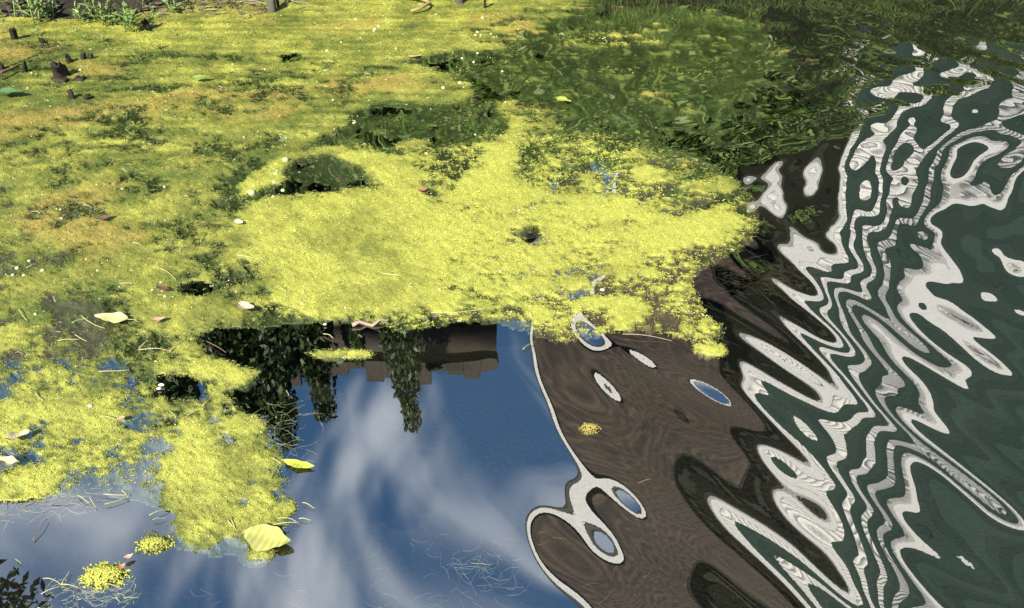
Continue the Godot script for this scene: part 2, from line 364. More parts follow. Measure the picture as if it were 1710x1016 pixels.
	lay([-0.49, -1.18, -0.50, -1.16, -0.52, -1.16, -0.55, -1.16, -0.56, -1.18, -0.56, -1.19, -0.53, -1.19, -0.50, -1.19], 0.88, 0.85, 0.5, 0.02, 2)
	lay([-0.65, -3.39, -0.48, -3.44, -0.33, -3.45, -0.14, -3.56, -0.08, -3.50, -0.13, -3.35, -0.08, -3.26, -0.15, -3.12, -0.27, -3.08, -0.30, -3.14, -0.39, -3.19, -0.47, -3.12, -0.57, -3.19], 0.18, 0.1, 0.4, 0.045, -1)
	lay([-0.81, -2.84, -0.80, -2.95, -0.69, -3.00, -0.56, -2.91, -0.52, -2.82, -0.62, -2.76, -0.75, -2.75], 0.18, 0.1, 0.4, 0.045, -1)
	lay([-0.46, -3.99, -0.27, -4.04, -0.07, -4.10, 0.10, -4.22, 0.32, -4.41, 0.49, -4.69, 0.72, -4.32, 0.59, -3.11, 0.25, -3.30, 0.11, -3.46, -0.06, -3.54, -0.14, -3.71, -0.31, -3.87], 0.16, 0.1, 0.4, 0.045, -1)
	lay([-1.39, -2.06, -1.33, -2.09, -1.20, -2.07, -1.17, -2.03, -1.24, -2.01, -1.33, -2.02], 0.4, 0.1, 0.4, 0.02, -1)
	lay([-0.99, -2.15, -0.94, -2.17, -0.88, -2.15, -0.90, -2.12, -0.96, -2.12], -0.02, 0.1, 0.4, 0.02, -1)
	lay([-0.94, -1.76, -0.83, -1.76, -0.78, -1.72, -0.77, -1.66, -0.85, -1.65, -0.91, -1.67], 0.3, 0.5, 0.4, 0.03, -1)
	lay([-0.84, -1.91, -0.80, -1.94, -0.72, -1.93, -0.67, -1.88, -0.63, -1.79, -0.67, -1.80, -0.75, -1.84], 0.0, 0.3, 0.4, 0.03, -1)
	lay([-0.68, -1.92, -0.56, -1.96, -0.36, -1.96, -0.35, -1.88, -0.58, -1.88, -0.65, -1.85], 0.22, 0.5, 0.4, 0.03, -1)
	lay([-0.72, -1.69, -0.57, -1.67, -0.55, -1.59, -0.63, -1.61], 0.1, 0.3, 0.4, 0.03, -1)
	lay([-0.96, -1.31, -0.84, -1.32, -0.75, -1.27, -0.82, -1.25, -0.92, -1.25], 0.05, 0.4, 0.4, 0.03, -1)
	lay([0.01, -2.49, 0.09, -2.50, 0.10, -2.42, 0.05, -2.40], 0.2, 0.6, 0.4, 0.02, -1)
	lay([-1.10, -4.05, -0.99, -4.09, -0.99, -3.99, -1.05, -3.96], 0.1, 0.2, 0.4, 0.02, -1)
	lay([-2.26, -3.25, -1.77, -3.19, -1.81, -3.09, -2.18, -3.09], 0.45, 0.2, 0.4, 0.05, -1)
	lay([-2.40, -3.51, -1.64, -3.48, -1.71, -3.36, -2.31, -3.33], 0.42, 0.15, 0.4, 0.05, -1)
	lay([-3.27, -4.32, -1.91, -4.23, -1.61, -4.03, -2.08, -3.96, -3.05, -3.96], 0.5, 0.3, 0.4, 0.06, -1)
	lay([0.01, -4.32, 0.48, -5.00, 0.98, -5.00, 1.40, -4.69, 1.54, -4.07, 1.18, -3.45, 0.91, -3.01, 0.75, -2.87, 0.66, -3.01, 0.59, -3.14, 0.26, -3.36, 0.11, -3.54], 0.2, 0.2, 0.4, 0.45, 3)
	lay([-3.27, -4.32, -2.34, -4.30, -1.57, -4.07, -1.59, -3.71, -1.70, -3.14, -2.51, -3.06], 0.72, 0.16, 0.3, 0.12, -1)  # shading over this far stretch, painted in as a darker green hue
	lay([0.22, -4.36, 0.43, -4.39, 0.73, -4.33, 0.76, -4.15, 0.42, -4.15, 0.22, -4.22], 0.36, 0.6, 0.8, 0.08, 0)
	lay([0.40, -3.92, 0.88, -3.88, 0.90, -3.81, 0.39, -3.83], 0.27, 0.6, 0.8, 0.06, 0)
	var nu := int((U1 - U0) / USTEP) + 1
	var rs := PackedFloat32Array()
	var r := 0.93
	while r < 5.65:
		rs.append(r)
		r *= RATIO
	var v := PackedVector3Array(); var tone := PackedColorArray(); var ts := PackedFloat32Array()
	for rr in rs:
		for i in nu:
			var x := (U0 + i * USTEP) * (rr + 1.09)
			var t := stand(x, -rr)
			ts.append(t)
			if t < -1.95:
				v.append(Vector3(x, -0.4, -rr)); tone.append(Color(0.02, 0.03, 0.01))
				continue
			v.append(Vector3(x, algae_y(x, -rr, t), -rr))
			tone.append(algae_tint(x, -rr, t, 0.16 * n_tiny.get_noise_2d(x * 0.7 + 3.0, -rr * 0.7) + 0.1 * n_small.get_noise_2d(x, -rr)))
	var called := ["far_algae", "yellow_algae", "near_algae", "underwater_algae"]
	var said := ["olive and rust coloured floating algae reaching out from the muddy bank", "bright yellow floating algae mat with a frayed edge towards the rippled water", "broken yellow-green algae patches with blue water showing between them", "dark green algae growing under the water around the floating mats"]
	var faces: Array[PackedInt32Array] = [PackedInt32Array(), PackedInt32Array(), PackedInt32Array(), PackedInt32Array()]
	for j in rs.size() - 1:
		for i in nu - 1:
			var p := j * nu + i
			var lo := minf(minf(ts[p], ts[p + 1]), minf(ts[p + nu], ts[p + nu + 1]))
			if lo < -1.9: continue
			var hi := maxf(maxf(ts[p], ts[p + 1]), maxf(ts[p + nu], ts[p + nu + 1]))
			var zone := 3 if hi < -0.12 else zone_at(v[p].x, v[p].z)
			faces[zone].append_array([p, p + nu, p + 1, p + 1, p + nu, p + nu + 1])
	var nrm := PackedVector3Array()
	nrm.resize(v.size())
	for j in rs.size():
		for i in nu:
			var p := j * nu + i
			var a := v[p + 1] - v[p - 1] if i > 0 and i < nu - 1 else Vector3.RIGHT
			var b := v[p + nu] - v[p - nu] if j > 0 and j < rs.size() - 1 else Vector3.FORWARD
			var c := a.cross(b)
			nrm[p] = c.normalized() if c.length() > 1e-9 else Vector3.UP
			if nrm[p].y < 0.0: nrm[p] = -nrm[p]
	var m := vmat(0.5, 0.45)
	grain(m, 0.05, 14.0, 0.3, 0.62, "algae_grain")
	var mats: Array[Node] = []
	for k in 4:
		# only the vertices this part uses
		var at := PackedInt32Array(); at.resize(v.size()); at.fill(-1)
		var vv := PackedVector3Array(); var nn := PackedVector3Array(); var cc := PackedColorArray(); var ix := PackedInt32Array()
		for q in faces[k]:
			if at[q] < 0:
				at[q] = vv.size()
				vv.append(v[q]); nn.append(nrm[q]); cc.append(tone[q])
			ix.append(at[q])
		var arr := []
		arr.resize(Mesh.ARRAY_MAX)
		arr[Mesh.ARRAY_VERTEX] = vv; arr[Mesh.ARRAY_NORMAL] = nn; arr[Mesh.ARRAY_COLOR] = cc; arr[Mesh.ARRAY_INDEX] = ix
		var mesh := ArrayMesh.new()
		mesh.add_surface_from_arrays(Mesh.PRIMITIVE_TRIANGLES, arr)
		var o := put(called[k], mesh, m)
		tag(o, said[k], "algae", "", "stuff")
		mats.append(o)
	# grains and threads: the fuzz of the mats, and the loose specks at their edges
	var wet := vmat(0.38, 0.5)
	var lump := make_lump()
	var strand := make_strand()
	var spots: Array = [[], [], [], []]; var spot_c: Array = [PackedColorArray(), PackedColorArray(), PackedColorArray(), PackedColorArray()]
	var lines: Array = [[], [], [], []]; var line_c: Array = [PackedColorArray(), PackedColorArray(), PackedColorArray(), PackedColorArray()]
	for k in 780000:
		var rr := exp(rng.randf_range(log(0.95), log(5.6)))
		var x := rng.randf_range(U0, U1) * (rr + 1.09)
		var z := -rr
		var t := stand(x, z)
		if t < -1.0: continue
		var f := look(g_fine, x, z)
		if t < 0.0 and rng.randf() > exp(t * lerpf(6.0, 3.6, f)) * 0.6: continue
		if t > 0.1 and rng.randf() < 0.4: continue
		var size := 0.00064 * (rr * 0.81 + 0.88) * rng.randf_range(0.45, 1.25)
		var zone := zone_at(x, z)
		var y := maxf(algae_y(x, z, t), water_y(x, z) + 0.0004)
		if rng.randf() < 0.2: y = algae_y(x, z, t)
		var jit := rng.randf_range(-0.2, 0.2)
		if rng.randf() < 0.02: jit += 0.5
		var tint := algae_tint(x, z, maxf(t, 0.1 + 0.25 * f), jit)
		if rng.randf() < 0.012: tint = Color(0.75, 0.73, 0.5)  # a few near-white specks: wet glints painted into the speck colour
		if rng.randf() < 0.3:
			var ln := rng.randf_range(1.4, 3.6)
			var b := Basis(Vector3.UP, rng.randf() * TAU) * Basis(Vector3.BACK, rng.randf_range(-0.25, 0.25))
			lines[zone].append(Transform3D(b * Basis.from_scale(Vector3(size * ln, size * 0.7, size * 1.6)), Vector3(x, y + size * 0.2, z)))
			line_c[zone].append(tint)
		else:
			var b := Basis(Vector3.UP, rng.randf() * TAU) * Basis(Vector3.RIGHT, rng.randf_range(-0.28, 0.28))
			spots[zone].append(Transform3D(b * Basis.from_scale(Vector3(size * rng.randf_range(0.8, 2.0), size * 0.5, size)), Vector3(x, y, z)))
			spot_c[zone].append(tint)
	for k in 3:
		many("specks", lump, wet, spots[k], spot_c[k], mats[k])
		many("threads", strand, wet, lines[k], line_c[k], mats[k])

func make_lump() -> ArrayMesh:
	var st := SurfaceTool.new()
	st.begin(Mesh.PRIMITIVE_TRIANGLES)
	var ring := []
	for k in 5: ring.append(Vector3(cos(k * TAU / 5.0) * (1.0 + 0.25 * sin(k * 2.3)), 0.15 * sin(k * 1.7), sin(k * TAU / 5.0) * (1.0 - 0.2 * cos(k * 3.1))))
	var top := Vector3(0.1, 0.9, -0.1); var low := Vector3(0, -0.6, 0)
	for k in 5:
		for p in [top, ring[k], ring[(k + 1) % 5], low, ring[(k + 1) % 5], ring[k]]: st.add_vertex(p)
	st.generate_normals()
	return st.commit()

func make_strand() -> ArrayMesh:
	var st := SurfaceTool.new()
	st.begin(Mesh.PRIMITIVE_TRIANGLES)
	var pts := [Vector3(-1, 0, 0.5), Vector3(-0.4, 0.35, -0.6), Vector3(0.3, 0.5, 0.2), Vector3(1, 0, 0.9)]
	for k in 3:
		var a: Vector3 = pts[k]; var b: Vector3 = pts[k + 1]
		var w := 0.38
		var q := [[Vector3(0, w, 0), Vector3(0, -w, w)], [Vector3(0, -w, w), Vector3(0, -w, -w)], [Vector3(0, -w, -w), Vector3(0, w, 0)]]
		for e in q:
			for p in [a + e[0], b + e[0], a + e[1], a + e[1], b + e[0], b + e[1]]: st.add_vertex(p)
	st.generate_normals()
	return st.commit()

# ---------------------------------------------------------------- small shapes
func tube(pts: Array, r0: float, r1: float, sides := 5) -> ArrayMesh:
	var st := SurfaceTool.new()
	st.begin(Mesh.PRIMITIVE_TRIANGLES)
	var n := pts.size()
	var rings := []
	for k in n:
		var d: Vector3 = (pts[mini(k + 1, n - 1)] - pts[maxi(k - 1, 0)]).normalized()
		var a := d.cross(Vector3(0.13, 0.97, 0.21)).normalized() if absf(d.y) < 0.95 else d.cross(Vector3.RIGHT).normalized()
		var b := d.cross(a)
		var r := lerpf(r0, r1, k / float(n - 1))
		var ring := []
		for s in sides: ring.append(pts[k] + (a * cos(s * TAU / sides) + b * sin(s * TAU / sides)) * r)
		rings.append(ring)
	for k in n - 1:
		for s in sides:
			var e := (s + 1) % sides
			for p in [rings[k][s], rings[k][e], rings[k + 1][s], rings[k][e], rings[k + 1][e], rings[k + 1][s]]: st.add_vertex(p)
	for s in range(1, sides - 1):
		for p in [rings[0][0], rings[0][s + 1], rings[0][s], rings[n - 1][0], rings[n - 1][s], rings[n - 1][s + 1]]: st.add_vertex(p)
	st.index()
	st.generate_normals()
	return st.commit()

# a leaf along +x from its stalk at 0 to its tip at len: outline by "shape" (0 lance, 1 egg), folded along its rib, its edges and length curled
func leaf_mesh(length: float, width: float, shape: float, fold: float, curl: float, wave: float, sd: int, c0: Color, c1: Color, bite := 0.0) -> ArrayMesh:
	var q := RandomNumberGenerator.new()
	q.seed = sd
	var nl := 16; var nw := 8
	var st := SurfaceTool.new()
	st.begin(Mesh.PRIMITIVE_TRIANGLES)
	var ph := q.randf() * TAU
	var grid := []
	for i in nl + 1:
		var u := i / float(nl)
		var half := width * 0.5 * pow(sin(PI * pow(u, lerpf(0.95, 0.72, shape))), lerpf(1.15, 0.75, shape)) + 0.0006
		for j in nw + 1:
			var w := j / float(nw) * 2.0 - 1.0
			var edge := half * (1.0 + 0.09 * sin(u * 17.0 + ph + w * 2.0) + (0.12 * sin(u * 7.0 + ph * 2.0) if bite > 0.0 else 0.0))
			if bite > 0.0 and w > 0.0 and absf(u - 0.72) < 0.09: edge *= 1.0 - bite * (1.0 - absf(u - 0.72) / 0.09)
			var zz := w * edge
			grid.append(Vector3(u * length, absf(w) * half * fold + curl * length * (u - 0.5) * (u - 0.5) * 4.0 + wave * length * sin(u * 9.0 + ph) * w, zz + 0.05 * length * sin(u * 2.6)))
	for side in 2:
		for i in nl:
			for j in nw:
				var k := i * (nw + 1) + j
				var order := [k, k + 1, k + nw + 1, k + 1, k + nw + 2, k + nw + 1] if side == 0 else [k, k + nw + 1, k + 1, k + 1, k + nw + 1, k + nw + 2]
				for e in order:
					var rib := absf(e % (nw + 1) / float(nw) * 2.0 - 1.0)
					var vein := 0.74 if (int(e / (nw + 1)) % 2 == 0) else 1.0
					st.set_color(c0.lerp(c1, clampf(rib * 0.7 + 0.3 * sin(e * 1.3 + ph), 0.0, 1.0)) * vein)
					st.add_vertex(grid[e] + Vector3(0, 0.0 if side == 0 else -0.0006, 0))
	st.generate_normals()
	return st.commit()

# lumpy lens of algae, mud or wood
func blob(rx: float, ry: float, rz: float, rough: float, key: String, seg := 18, rings := 9) -> ArrayMesh:
	var n := noise(key, 1.6, 3)
	var st := SurfaceTool.new()
	st.begin(Mesh.PRIMITIVE_TRIANGLES)
	var g := []
	for j in rings + 1:
		for i in seg:
			var a := PI * j / rings; var b := TAU * i / seg
			var d := Vector3(sin(a) * cos(b), cos(a), sin(a) * sin(b))
			g.append(Vector3(d.x * rx, d.y * ry, d.z * rz) * (1.0 + rough * n.get_noise_3d(d.x, d.y, d.z) + rough * 0.5 * n.get_noise_3d(d.x * 3.0, d.y * 3.0, d.z * 3.0)))
	for j in rings:
		for i in seg:
			var e := (i + 1) % seg
			var p := [g[j * seg + i], g[j * seg + e], g[(j + 1) * seg + i], g[(j + 1) * seg + e]]
			for q in [p[0], p[2], p[1], p[1], p[2], p[3]]: st.add_vertex(q)
	st.index()
	st.generate_normals()
	return st.commit()

func box(called: String, size: Vector3, at: Vector3, m: Material, parent: Node) -> MeshInstance3D:
	var b := BoxMesh.new()
	b.size = size
	return put(called, b, m, parent, at)

# ---------------------------------------------------------------- ground
func shore(x: float) -> float:
	return -5.5 + 0.8 * smoothstep(-1.0, -2.2, x) + 0.12 * sin(x * 2.1)

func ground_y(x: float, z: float) -> float:
	var s := shore(x)
	var far := smoothstep(s + 0.7, s - 0.6, z)
	var y := lerpf(-0.42, 0.38, far)
	y = lerpf(y, 0.22, smoothstep(-0.5, 0.7, z))
	y = lerpf(y, 0.3, smoothstep(9.0, 13.0, absf(x)))
	var n := n_gr.get_noise_2d(x, z)
	y += 0.05 * n + 0.018 * n_gr.get_noise_2d(x * 6.0, z * 6.0)
	if z < -9.0: y += (-9.0 - z) * 0.02
	return y

var n_gr: FastNoiseLite

func add_ground() -> void:
	n_gr = noise("ground", 0.9, 4)
	var xs := PackedFloat32Array([-300, -120, -60, -35, -22, -16, -12, -9])
	var x := -7.0
	while x < 7.01:
		xs.append(x)
		x += 0.07
	xs.append_array([9, 12, 16, 22, 35, 60, 120, 300])
	var zs := PackedFloat32Array([-400, -200, -100, -60, -40, -28, -20, -15, -12, -10, -8.5, -7.6])
	x = -7.0
	while x < 0.8:
		zs.append(x)
		x += 0.06
	zs.append_array([1.2, 2, 4, 8, 16, 40, 120])
	var nx := xs.size()
	var v := PackedVector3Array(); var c := PackedColorArray(); var ix := PackedInt32Array()
	for j in zs.size():
		for i in nx:
			var y := ground_y(xs[i], zs[j])
			v.append(Vector3(xs[i], y, zs[j]))
			var k := n_gr.get_noise_2d(xs[i] * 4.0 + 11.0, zs[j] * 4.0)
			var mud := Color(0.008, 0.0095, 0.005).lerp(Color(0.018, 0.018, 0.009), 0.5 + k)
			var wet := Color(0.022, 0.018, 0.012).lerp(Color(0.08, 0.068, 0.048), clampf(0.4 + 1.2 * k, 0.0, 1.0))
			var turf := Color(0.06, 0.095, 0.02).lerp(Color(0.11, 0.12, 0.03), 0.5 + k)
			c.append(mud.lerp(wet, smoothstep(-0.1, 0.03, y)).lerp(turf, smoothstep(0.12, 0.3, y + 0.1 * k)))
			if i < nx - 1 and j < zs.size() - 1:
				var p := j * nx + i
				ix.append_array([p, p + 1, p + nx, p + 1, p + nx + 1, p + nx])
	var arr := []
	arr.resize(Mesh.ARRAY_MAX)
	arr[Mesh.ARRAY_VERTEX] = v; arr[Mesh.ARRAY_COLOR] = c; arr[Mesh.ARRAY_INDEX] = ix
	var am := ArrayMesh.new()
	am.add_surface_from_arrays(Mesh.PRIMITIVE_TRIANGLES, arr)
	var st := SurfaceTool.new()
	st.create_from(am, 0)
	st.generate_normals()
	var m := vmat(0.85, 0.3)
	grain(m, 0.04, 5.0, 1.2, 0.5, "mud_grain")
	tag(put("ground", st.commit(), m), "dark mud of the pond floor rising to the grassy far bank", "", "", "structure")

# ---------------------------------------------------------------- what floats
func leaf(called: String, label: String, at: Vector2, length: float, width: float, shape: float, turn: float, c0: Color, c1: Color, lift := 0.006, fold := 0.12, curl := 0.03, wave := 0.02, bite := 0.0, stalk := 0.0) -> Node3D:
	var o := thing(called, Vector3(at.x, water_y(at.x, at.y) + lift, at.y), turn)
	var lm := leaf_mesh(length, width, shape, fold, curl, wave, hash(label), c0, c1, bite)
	put("blade", lm, m_leaf, o, Vector3(-length * 0.5, 0, 0))
	if stalk > 0.0:
		put("stalk", tube([Vector3(-length * 0.5 + 0.004, curl * length, 0), Vector3(-length * 0.5 - stalk * 0.5, 0.002, stalk * 0.12), Vector3(-length * 0.5 - stalk, -0.003, stalk * 0.05)], 0.0012, 0.0008), m_stalk, o)
	tag(o, label, "leaf")
	return o

func straw(at: Vector2, to: Vector2, m: Material, thick: float, label: String, called := "straw", category := "straw", group := "", bend := 0.06) -> void:
	var d := to - at
	var c := (at + to) * 0.5
	var y := water_y(c.x, c.y) + 0.006
	var o := thing(called, Vector3(c.x, y, c.y))
	var n := d.orthogonal() * bend * rng.randf_range(-1, 1)
	var pts := []
	for k in 7:
		var u := k / 6.0
		var p := d * (u - 0.5) + n * (1.0 - 4.0 * (u - 0.5) * (u - 0.5))
		pts.append(Vector3(p.x, 0.003 * sin(u * 3.1) + 0.0015 * sin(u * 5.0 + at.x * 40.0), p.y))
	put("stem", tube(pts, thick, thick * 0.55), m, o)
	tag(o, label, category, group)

func bubble(at: Vector2, r: float, label: String, group := "") -> void:
	var st := SurfaceTool.new()
	st.begin(Mesh.PRIMITIVE_TRIANGLES)
	var g := []
	for j in 7:
		for i in 14:
			var a := (PI * 0.5 + 0.25) * j / 6.0; var b := TAU * i / 14.0
			g.append(Vector3(sin(a) * cos(b), cos(a) * 0.85, sin(a) * sin(b)) * r)
	for j in 6:
		for i in 14:
			var e := (i + 1) % 14
			var p := [g[j * 14 + i], g[j * 14 + e], g[j * 14 + 14 + i], g[j * 14 + 14 + e]]
			for q in [p[0], p[1], p[2], p[1], p[3], p[2]]: st.add_vertex(q)
	st.index()
	st.generate_normals()
	var t := stand(at.x, at.y)
	var o := put("gas_bubble", st.commit(), m_bubble, null, Vector3(at.x, maxf(algae_y(at.x, at.y, t), water_y(at.x, at.y)), at.y))
	tag(o, label, "bubble", group)

func clump(at: Vector2, rx: float, rz: float, label: String, hue: Color, turn := 0.0) -> void:
	var o := thing("algae_clump", Vector3(at.x, water_y(at.x, at.y) - 0.002, at.y), turn)
	var q := RandomNumberGenerator.new()
	q.seed = hash(label)
	put("mound", blob(rx * 0.86, 0.011, rz * 0.86, 0.55, label, 28, 10), tone(hue * 0.85, 0.6), o)
	var a := []; var c := PackedColorArray()
	var nb := noise(label, 2.2, 3)
	for k in int(2600.0 * rx * rz / 0.0016):
		var u := q.randf() * TAU; var r := sqrt(q.randf()) * 1.45
		var edge := 1.0 + 0.9 * nb.get_noise_2d(cos(u), sin(u))
		if r > edge * 0.8 and q.randf() > exp(-(r - edge * 0.8) * 6.0): continue
		var p := Vector3(cos(u) * r * rx, 0.011 * sqrt(maxf(0.0, 1.0 - r * r * 1.1)) + 0.003, sin(u) * r * rz)
		var s := 0.0021 * q.randf_range(0.5, 1.2)
		a.append(Transform3D(Basis(Vector3.UP, q.randf() * TAU) * Basis(Vector3.RIGHT, q.randf_range(-0.5, 0.5)) * Basis.from_scale(Vector3(s * 1.6, s * 0.8, s)), p))
		var jj := 1.0 + q.randf_range(-0.3, 0.3)
		c.append(Color(hue.r * jj, hue.g * jj, hue.b * jj))
	many("fuzz", make_lump(), vmat(0.4, 0.5), a, c, o)
	tag(o, label, "algae clump")

func tone(c: Color, rough := 0.7) -> StandardMaterial3D:
	return grain(mat(c, rough, 0.4), 0.05, 20.0, 0.25, 0.5, "fine_grain")

func paint(c: Color) -> StandardMaterial3D:
	return grain(mat(c, 0.6, 0.3), 0.03, 3.0, 0.0, 0.9, "paint_grain")

var m_leaf: StandardMaterial3D
var m_stalk: StandardMaterial3D
var m_bubble: StandardMaterial3D
var m_straw: StandardMaterial3D
var m_green: StandardMaterial3D
var m_brown: StandardMaterial3D
var m_wood: StandardMaterial3D

func stub(at: Vector2, h: float, w: float, kind: int, label: String) -> void:
	# the rotten foot of a cut reed or a stake: a leaning, ragged-topped post with a collar of mud
	var y := maxf(ground_y(at.x, at.y), -0.004)
	h *= 1.35
	var o := thing(["rotten_stub", "cut_stump", "dark_stake"][kind], Vector3(at.x, y, at.y), at.x * 7.0)
	var q := RandomNumberGenerator.new()
	q.seed = hash(label)
	var st := SurfaceTool.new()
	st.begin(Mesh.PRIMITIVE_TRIANGLES)
	var sides := 11
	var g := []
	var lean := Vector3(q.randf_range(-0.25, 0.25), 0, q.randf_range(-0.15, 0.15)) * (1.0 if kind == 0 else 0.25)
	for j in 6:
		var v := j / 5.0
		for i in sides:
			var a := TAU * i / sides
			var r := w * 0.5 * (1.12 - 0.3 * v * (1.0 if kind == 0 else 0.35)) * (1.0 + 0.22 * sin(i * 2.4 + 1.0) + q.randf_range(-0.07, 0.07))
			var top := h * v * (1.0 - (0.5 * q.randf() if j == 5 and kind == 0 else 0.0))
			g.append(Vector3(cos(a) * r, top - 0.02 * (1.0 - v), sin(a) * r) + lean * h * v * v)
	for j in 5:
		for i in sides:
			var e := (i + 1) % sides
			var p := [g[j * sides + i], g[j * sides + e], g[j * sides + sides + i], g[j * sides + sides + e]]
			for e2 in [p[0], p[2], p[1], p[1], p[2], p[3]]: st.add_vertex(e2)
	var mid := Vector3(0, h * (0.72 if kind == 0 else 0.99), 0) + lean * h
	for i in sides:
		for e2 in [g[5 * sides + i], mid, g[5 * sides + (i + 1) % sides]]: st.add_vertex(e2)
	st.index()
	st.generate_normals()
	put("post", st.commit(), m_wood if kind != 1 else m_grey, o)
	if kind == 0: put("mud_collar", blob(w * 0.9, h * 0.16, w * 0.8, 0.5, label, 14, 7), m_mud, o)
	if kind == 1:
		var disc := CylinderMesh.new()
		disc.top_radius = w * 0.43; disc.bottom_radius = w * 0.43; disc.height = 0.006; disc.radial_segments = 14
		put("cut_face", disc, m_cut, o, Vector3(0, h + 0.001, 0) + lean * h)
	tag(o, label, ["stub", "stump", "stake"][kind])

var m_grey: StandardMaterial3D
var m_cut: StandardMaterial3D
var m_mud: StandardMaterial3D

func seedling(at: Vector2, size: float, label: String) -> void:
	var y := maxf(ground_y(at.x, at.y), -0.005)
	var o := thing("water_plant", Vector3(at.x, y, at.y))
	var q := RandomNumberGenerator.new()
	q.seed = hash(label)
	var stems := 1 if size < 0.1 else q.randi_range(2, 4)
	for s in stems:
		var lean := Vector3(q.randf_range(-0.35, 0.35), 1, q.randf_range(-0.3, 0.3)) * size * q.randf_range(0.6, 0.95)
		var foot := Vector3(q.randf_range(-0.25, 0.25), 0, q.randf_range(-0.2, 0.2)) * size * (1.0 if stems > 1 else 0.0)
		put("stem", tube([foot, foot + lean * 0.5, foot + lean], size * 0.022, size * 0.012), m_green, o)
		var pairs := 3 if size < 0.1 else 4
		for k in pairs:
			for e in 2:
				var l := size * q.randf_range(0.36, 0.6) * (1.0 - 0.12 * k)
				var g := Color(0.1, 0.17, 0.035).lerp(Color(0.19, 0.26, 0.08), q.randf())
				var b := put("leaf", leaf_mesh(l, l * q.randf_range(0.2, 0.3), 0.15, 0.3, -0.1, 0.01, q.randi(), g, g * 1.2), m_leaf, o, foot + lean * (0.35 + 0.62 * k / (pairs - 1.0)))
				b.rotation = Vector3(q.randf_range(-0.4, 0.4), q.randf() * 1.2 + e * PI + k * 1.4, q.randf_range(0.15, 0.75))
	tag(o, label, "water plant")

func tangle(called: String, label: String, at: Vector2, rx: float, rz: float, depth: float, n: int, lmin: float, lmax: float, thick: float, cols: Array, heap := 0.0) -> void:
	# loose grass stems, too thin and crossed to count
	var q := RandomNumberGenerator.new()
	q.seed = hash(label)
	var st := SurfaceTool.new()
	st.begin(Mesh.PRIMITIVE_TRIANGLES)
	for k in n:
		var a := q.randf() * TAU; var r := pow(q.randf(), 0.8)
		var p := Vector3(cos(a) * r * rx, -depth * q.randf_range(0.15, 1.0) + heap * (1.0 - r) * q.randf(), sin(a) * r * rz)
		var w := q.randfn(0.35, 0.7) if q.randf() < 0.6 else q.randf() * TAU
		var l := q.randf_range(lmin, lmax)
		var d := Vector3(cos(w), q.randf_range(-0.15, 0.2), -sin(w)) * l
		var side := Vector3(d.z, 0.3 * l * q.randf_range(-1, 1), -d.x) * q.randf_range(-0.3, 0.3)
		var c: Color = cols[q.randi() % cols.size()]
		var pts := [p - d * 0.5, p - d * 0.15 + side * 0.8, p + d * 0.2 + side * 0.8, p + d * 0.5]
		for j in 3:
			var u: Vector3 = pts[j]; var v: Vector3 = pts[j + 1]
			var t := thick * (1.0 - 0.2 * j)
			var sx := (v - u).cross(Vector3.UP).normalized() * t
			var sy := Vector3(0, t * 1.4, 0)
			for f in [[sx + sy * 0.0, sy], [sy, -sx], [-sx, sx]]:
				for e in [u + f[0], v + f[0], u + f[1], u + f[1], v + f[0], v + f[1]]:
					st.set_color(c)
					st.add_vertex(e)
	st.generate_normals()
	var o := put(called, st.commit(), vmat(0.7, 0.4), null, Vector3(at.x, water_y(at.x, at.y), at.y))
	tag(o, label, "dead grass", "", "stuff")

# ---------------------------------------------------------------- what the water mirrors
func facing(called: String, x0: float, x1: float, y0: float, y1: float, z: float, depth: float, m: Material, parent: Node) -> MeshInstance3D:
	return box(called, Vector3(x1 - x0, y1 - y0, depth), Vector3((x0 + x1) * 0.5, (y0 + y1) * 0.5, z), m, parent)

func clapboards(parent: Node3D, x0: float, x1: float, y0: float, y1: float, z: float, step: float, mats: Array, called := "siding_board", lap := 0.016) -> void:
	var st := SurfaceTool.new()
	st.begin(Mesh.PRIMITIVE_TRIANGLES)
	var w := (x1 - x0) * 0.5; var h := step + 0.02
	var c := [Vector3(-w, 0, lap + 0.006), Vector3(w, 0, lap + 0.006), Vector3(w, h, 0.006), Vector3(-w, h, 0.006), Vector3(-w, 0, -0.002), Vector3(w, 0, -0.002), Vector3(w, h, -0.002), Vector3(-w, h, -0.002)]
	for f in [[0, 3, 2, 1], [0, 1, 5, 4], [3, 7, 6, 2], [0, 4, 7, 3], [1, 2, 6, 5]]:
		for e in [f[0], f[1], f[2], f[0], f[2], f[3]]: st.add_vertex(c[e])
	st.generate_normals()
	var mesh := st.commit()
	var n := int((y1 - y0) / step)
	for k in n:
		put(called, mesh, mats[k * 7 % mats.size()], parent, Vector3((x0 + x1) * 0.5, y0 + k * step, z + 0.0004 * (k % 3)))

var m_white: StandardMaterial3D
var m_teal: StandardMaterial3D
var m_dark: StandardMaterial3D

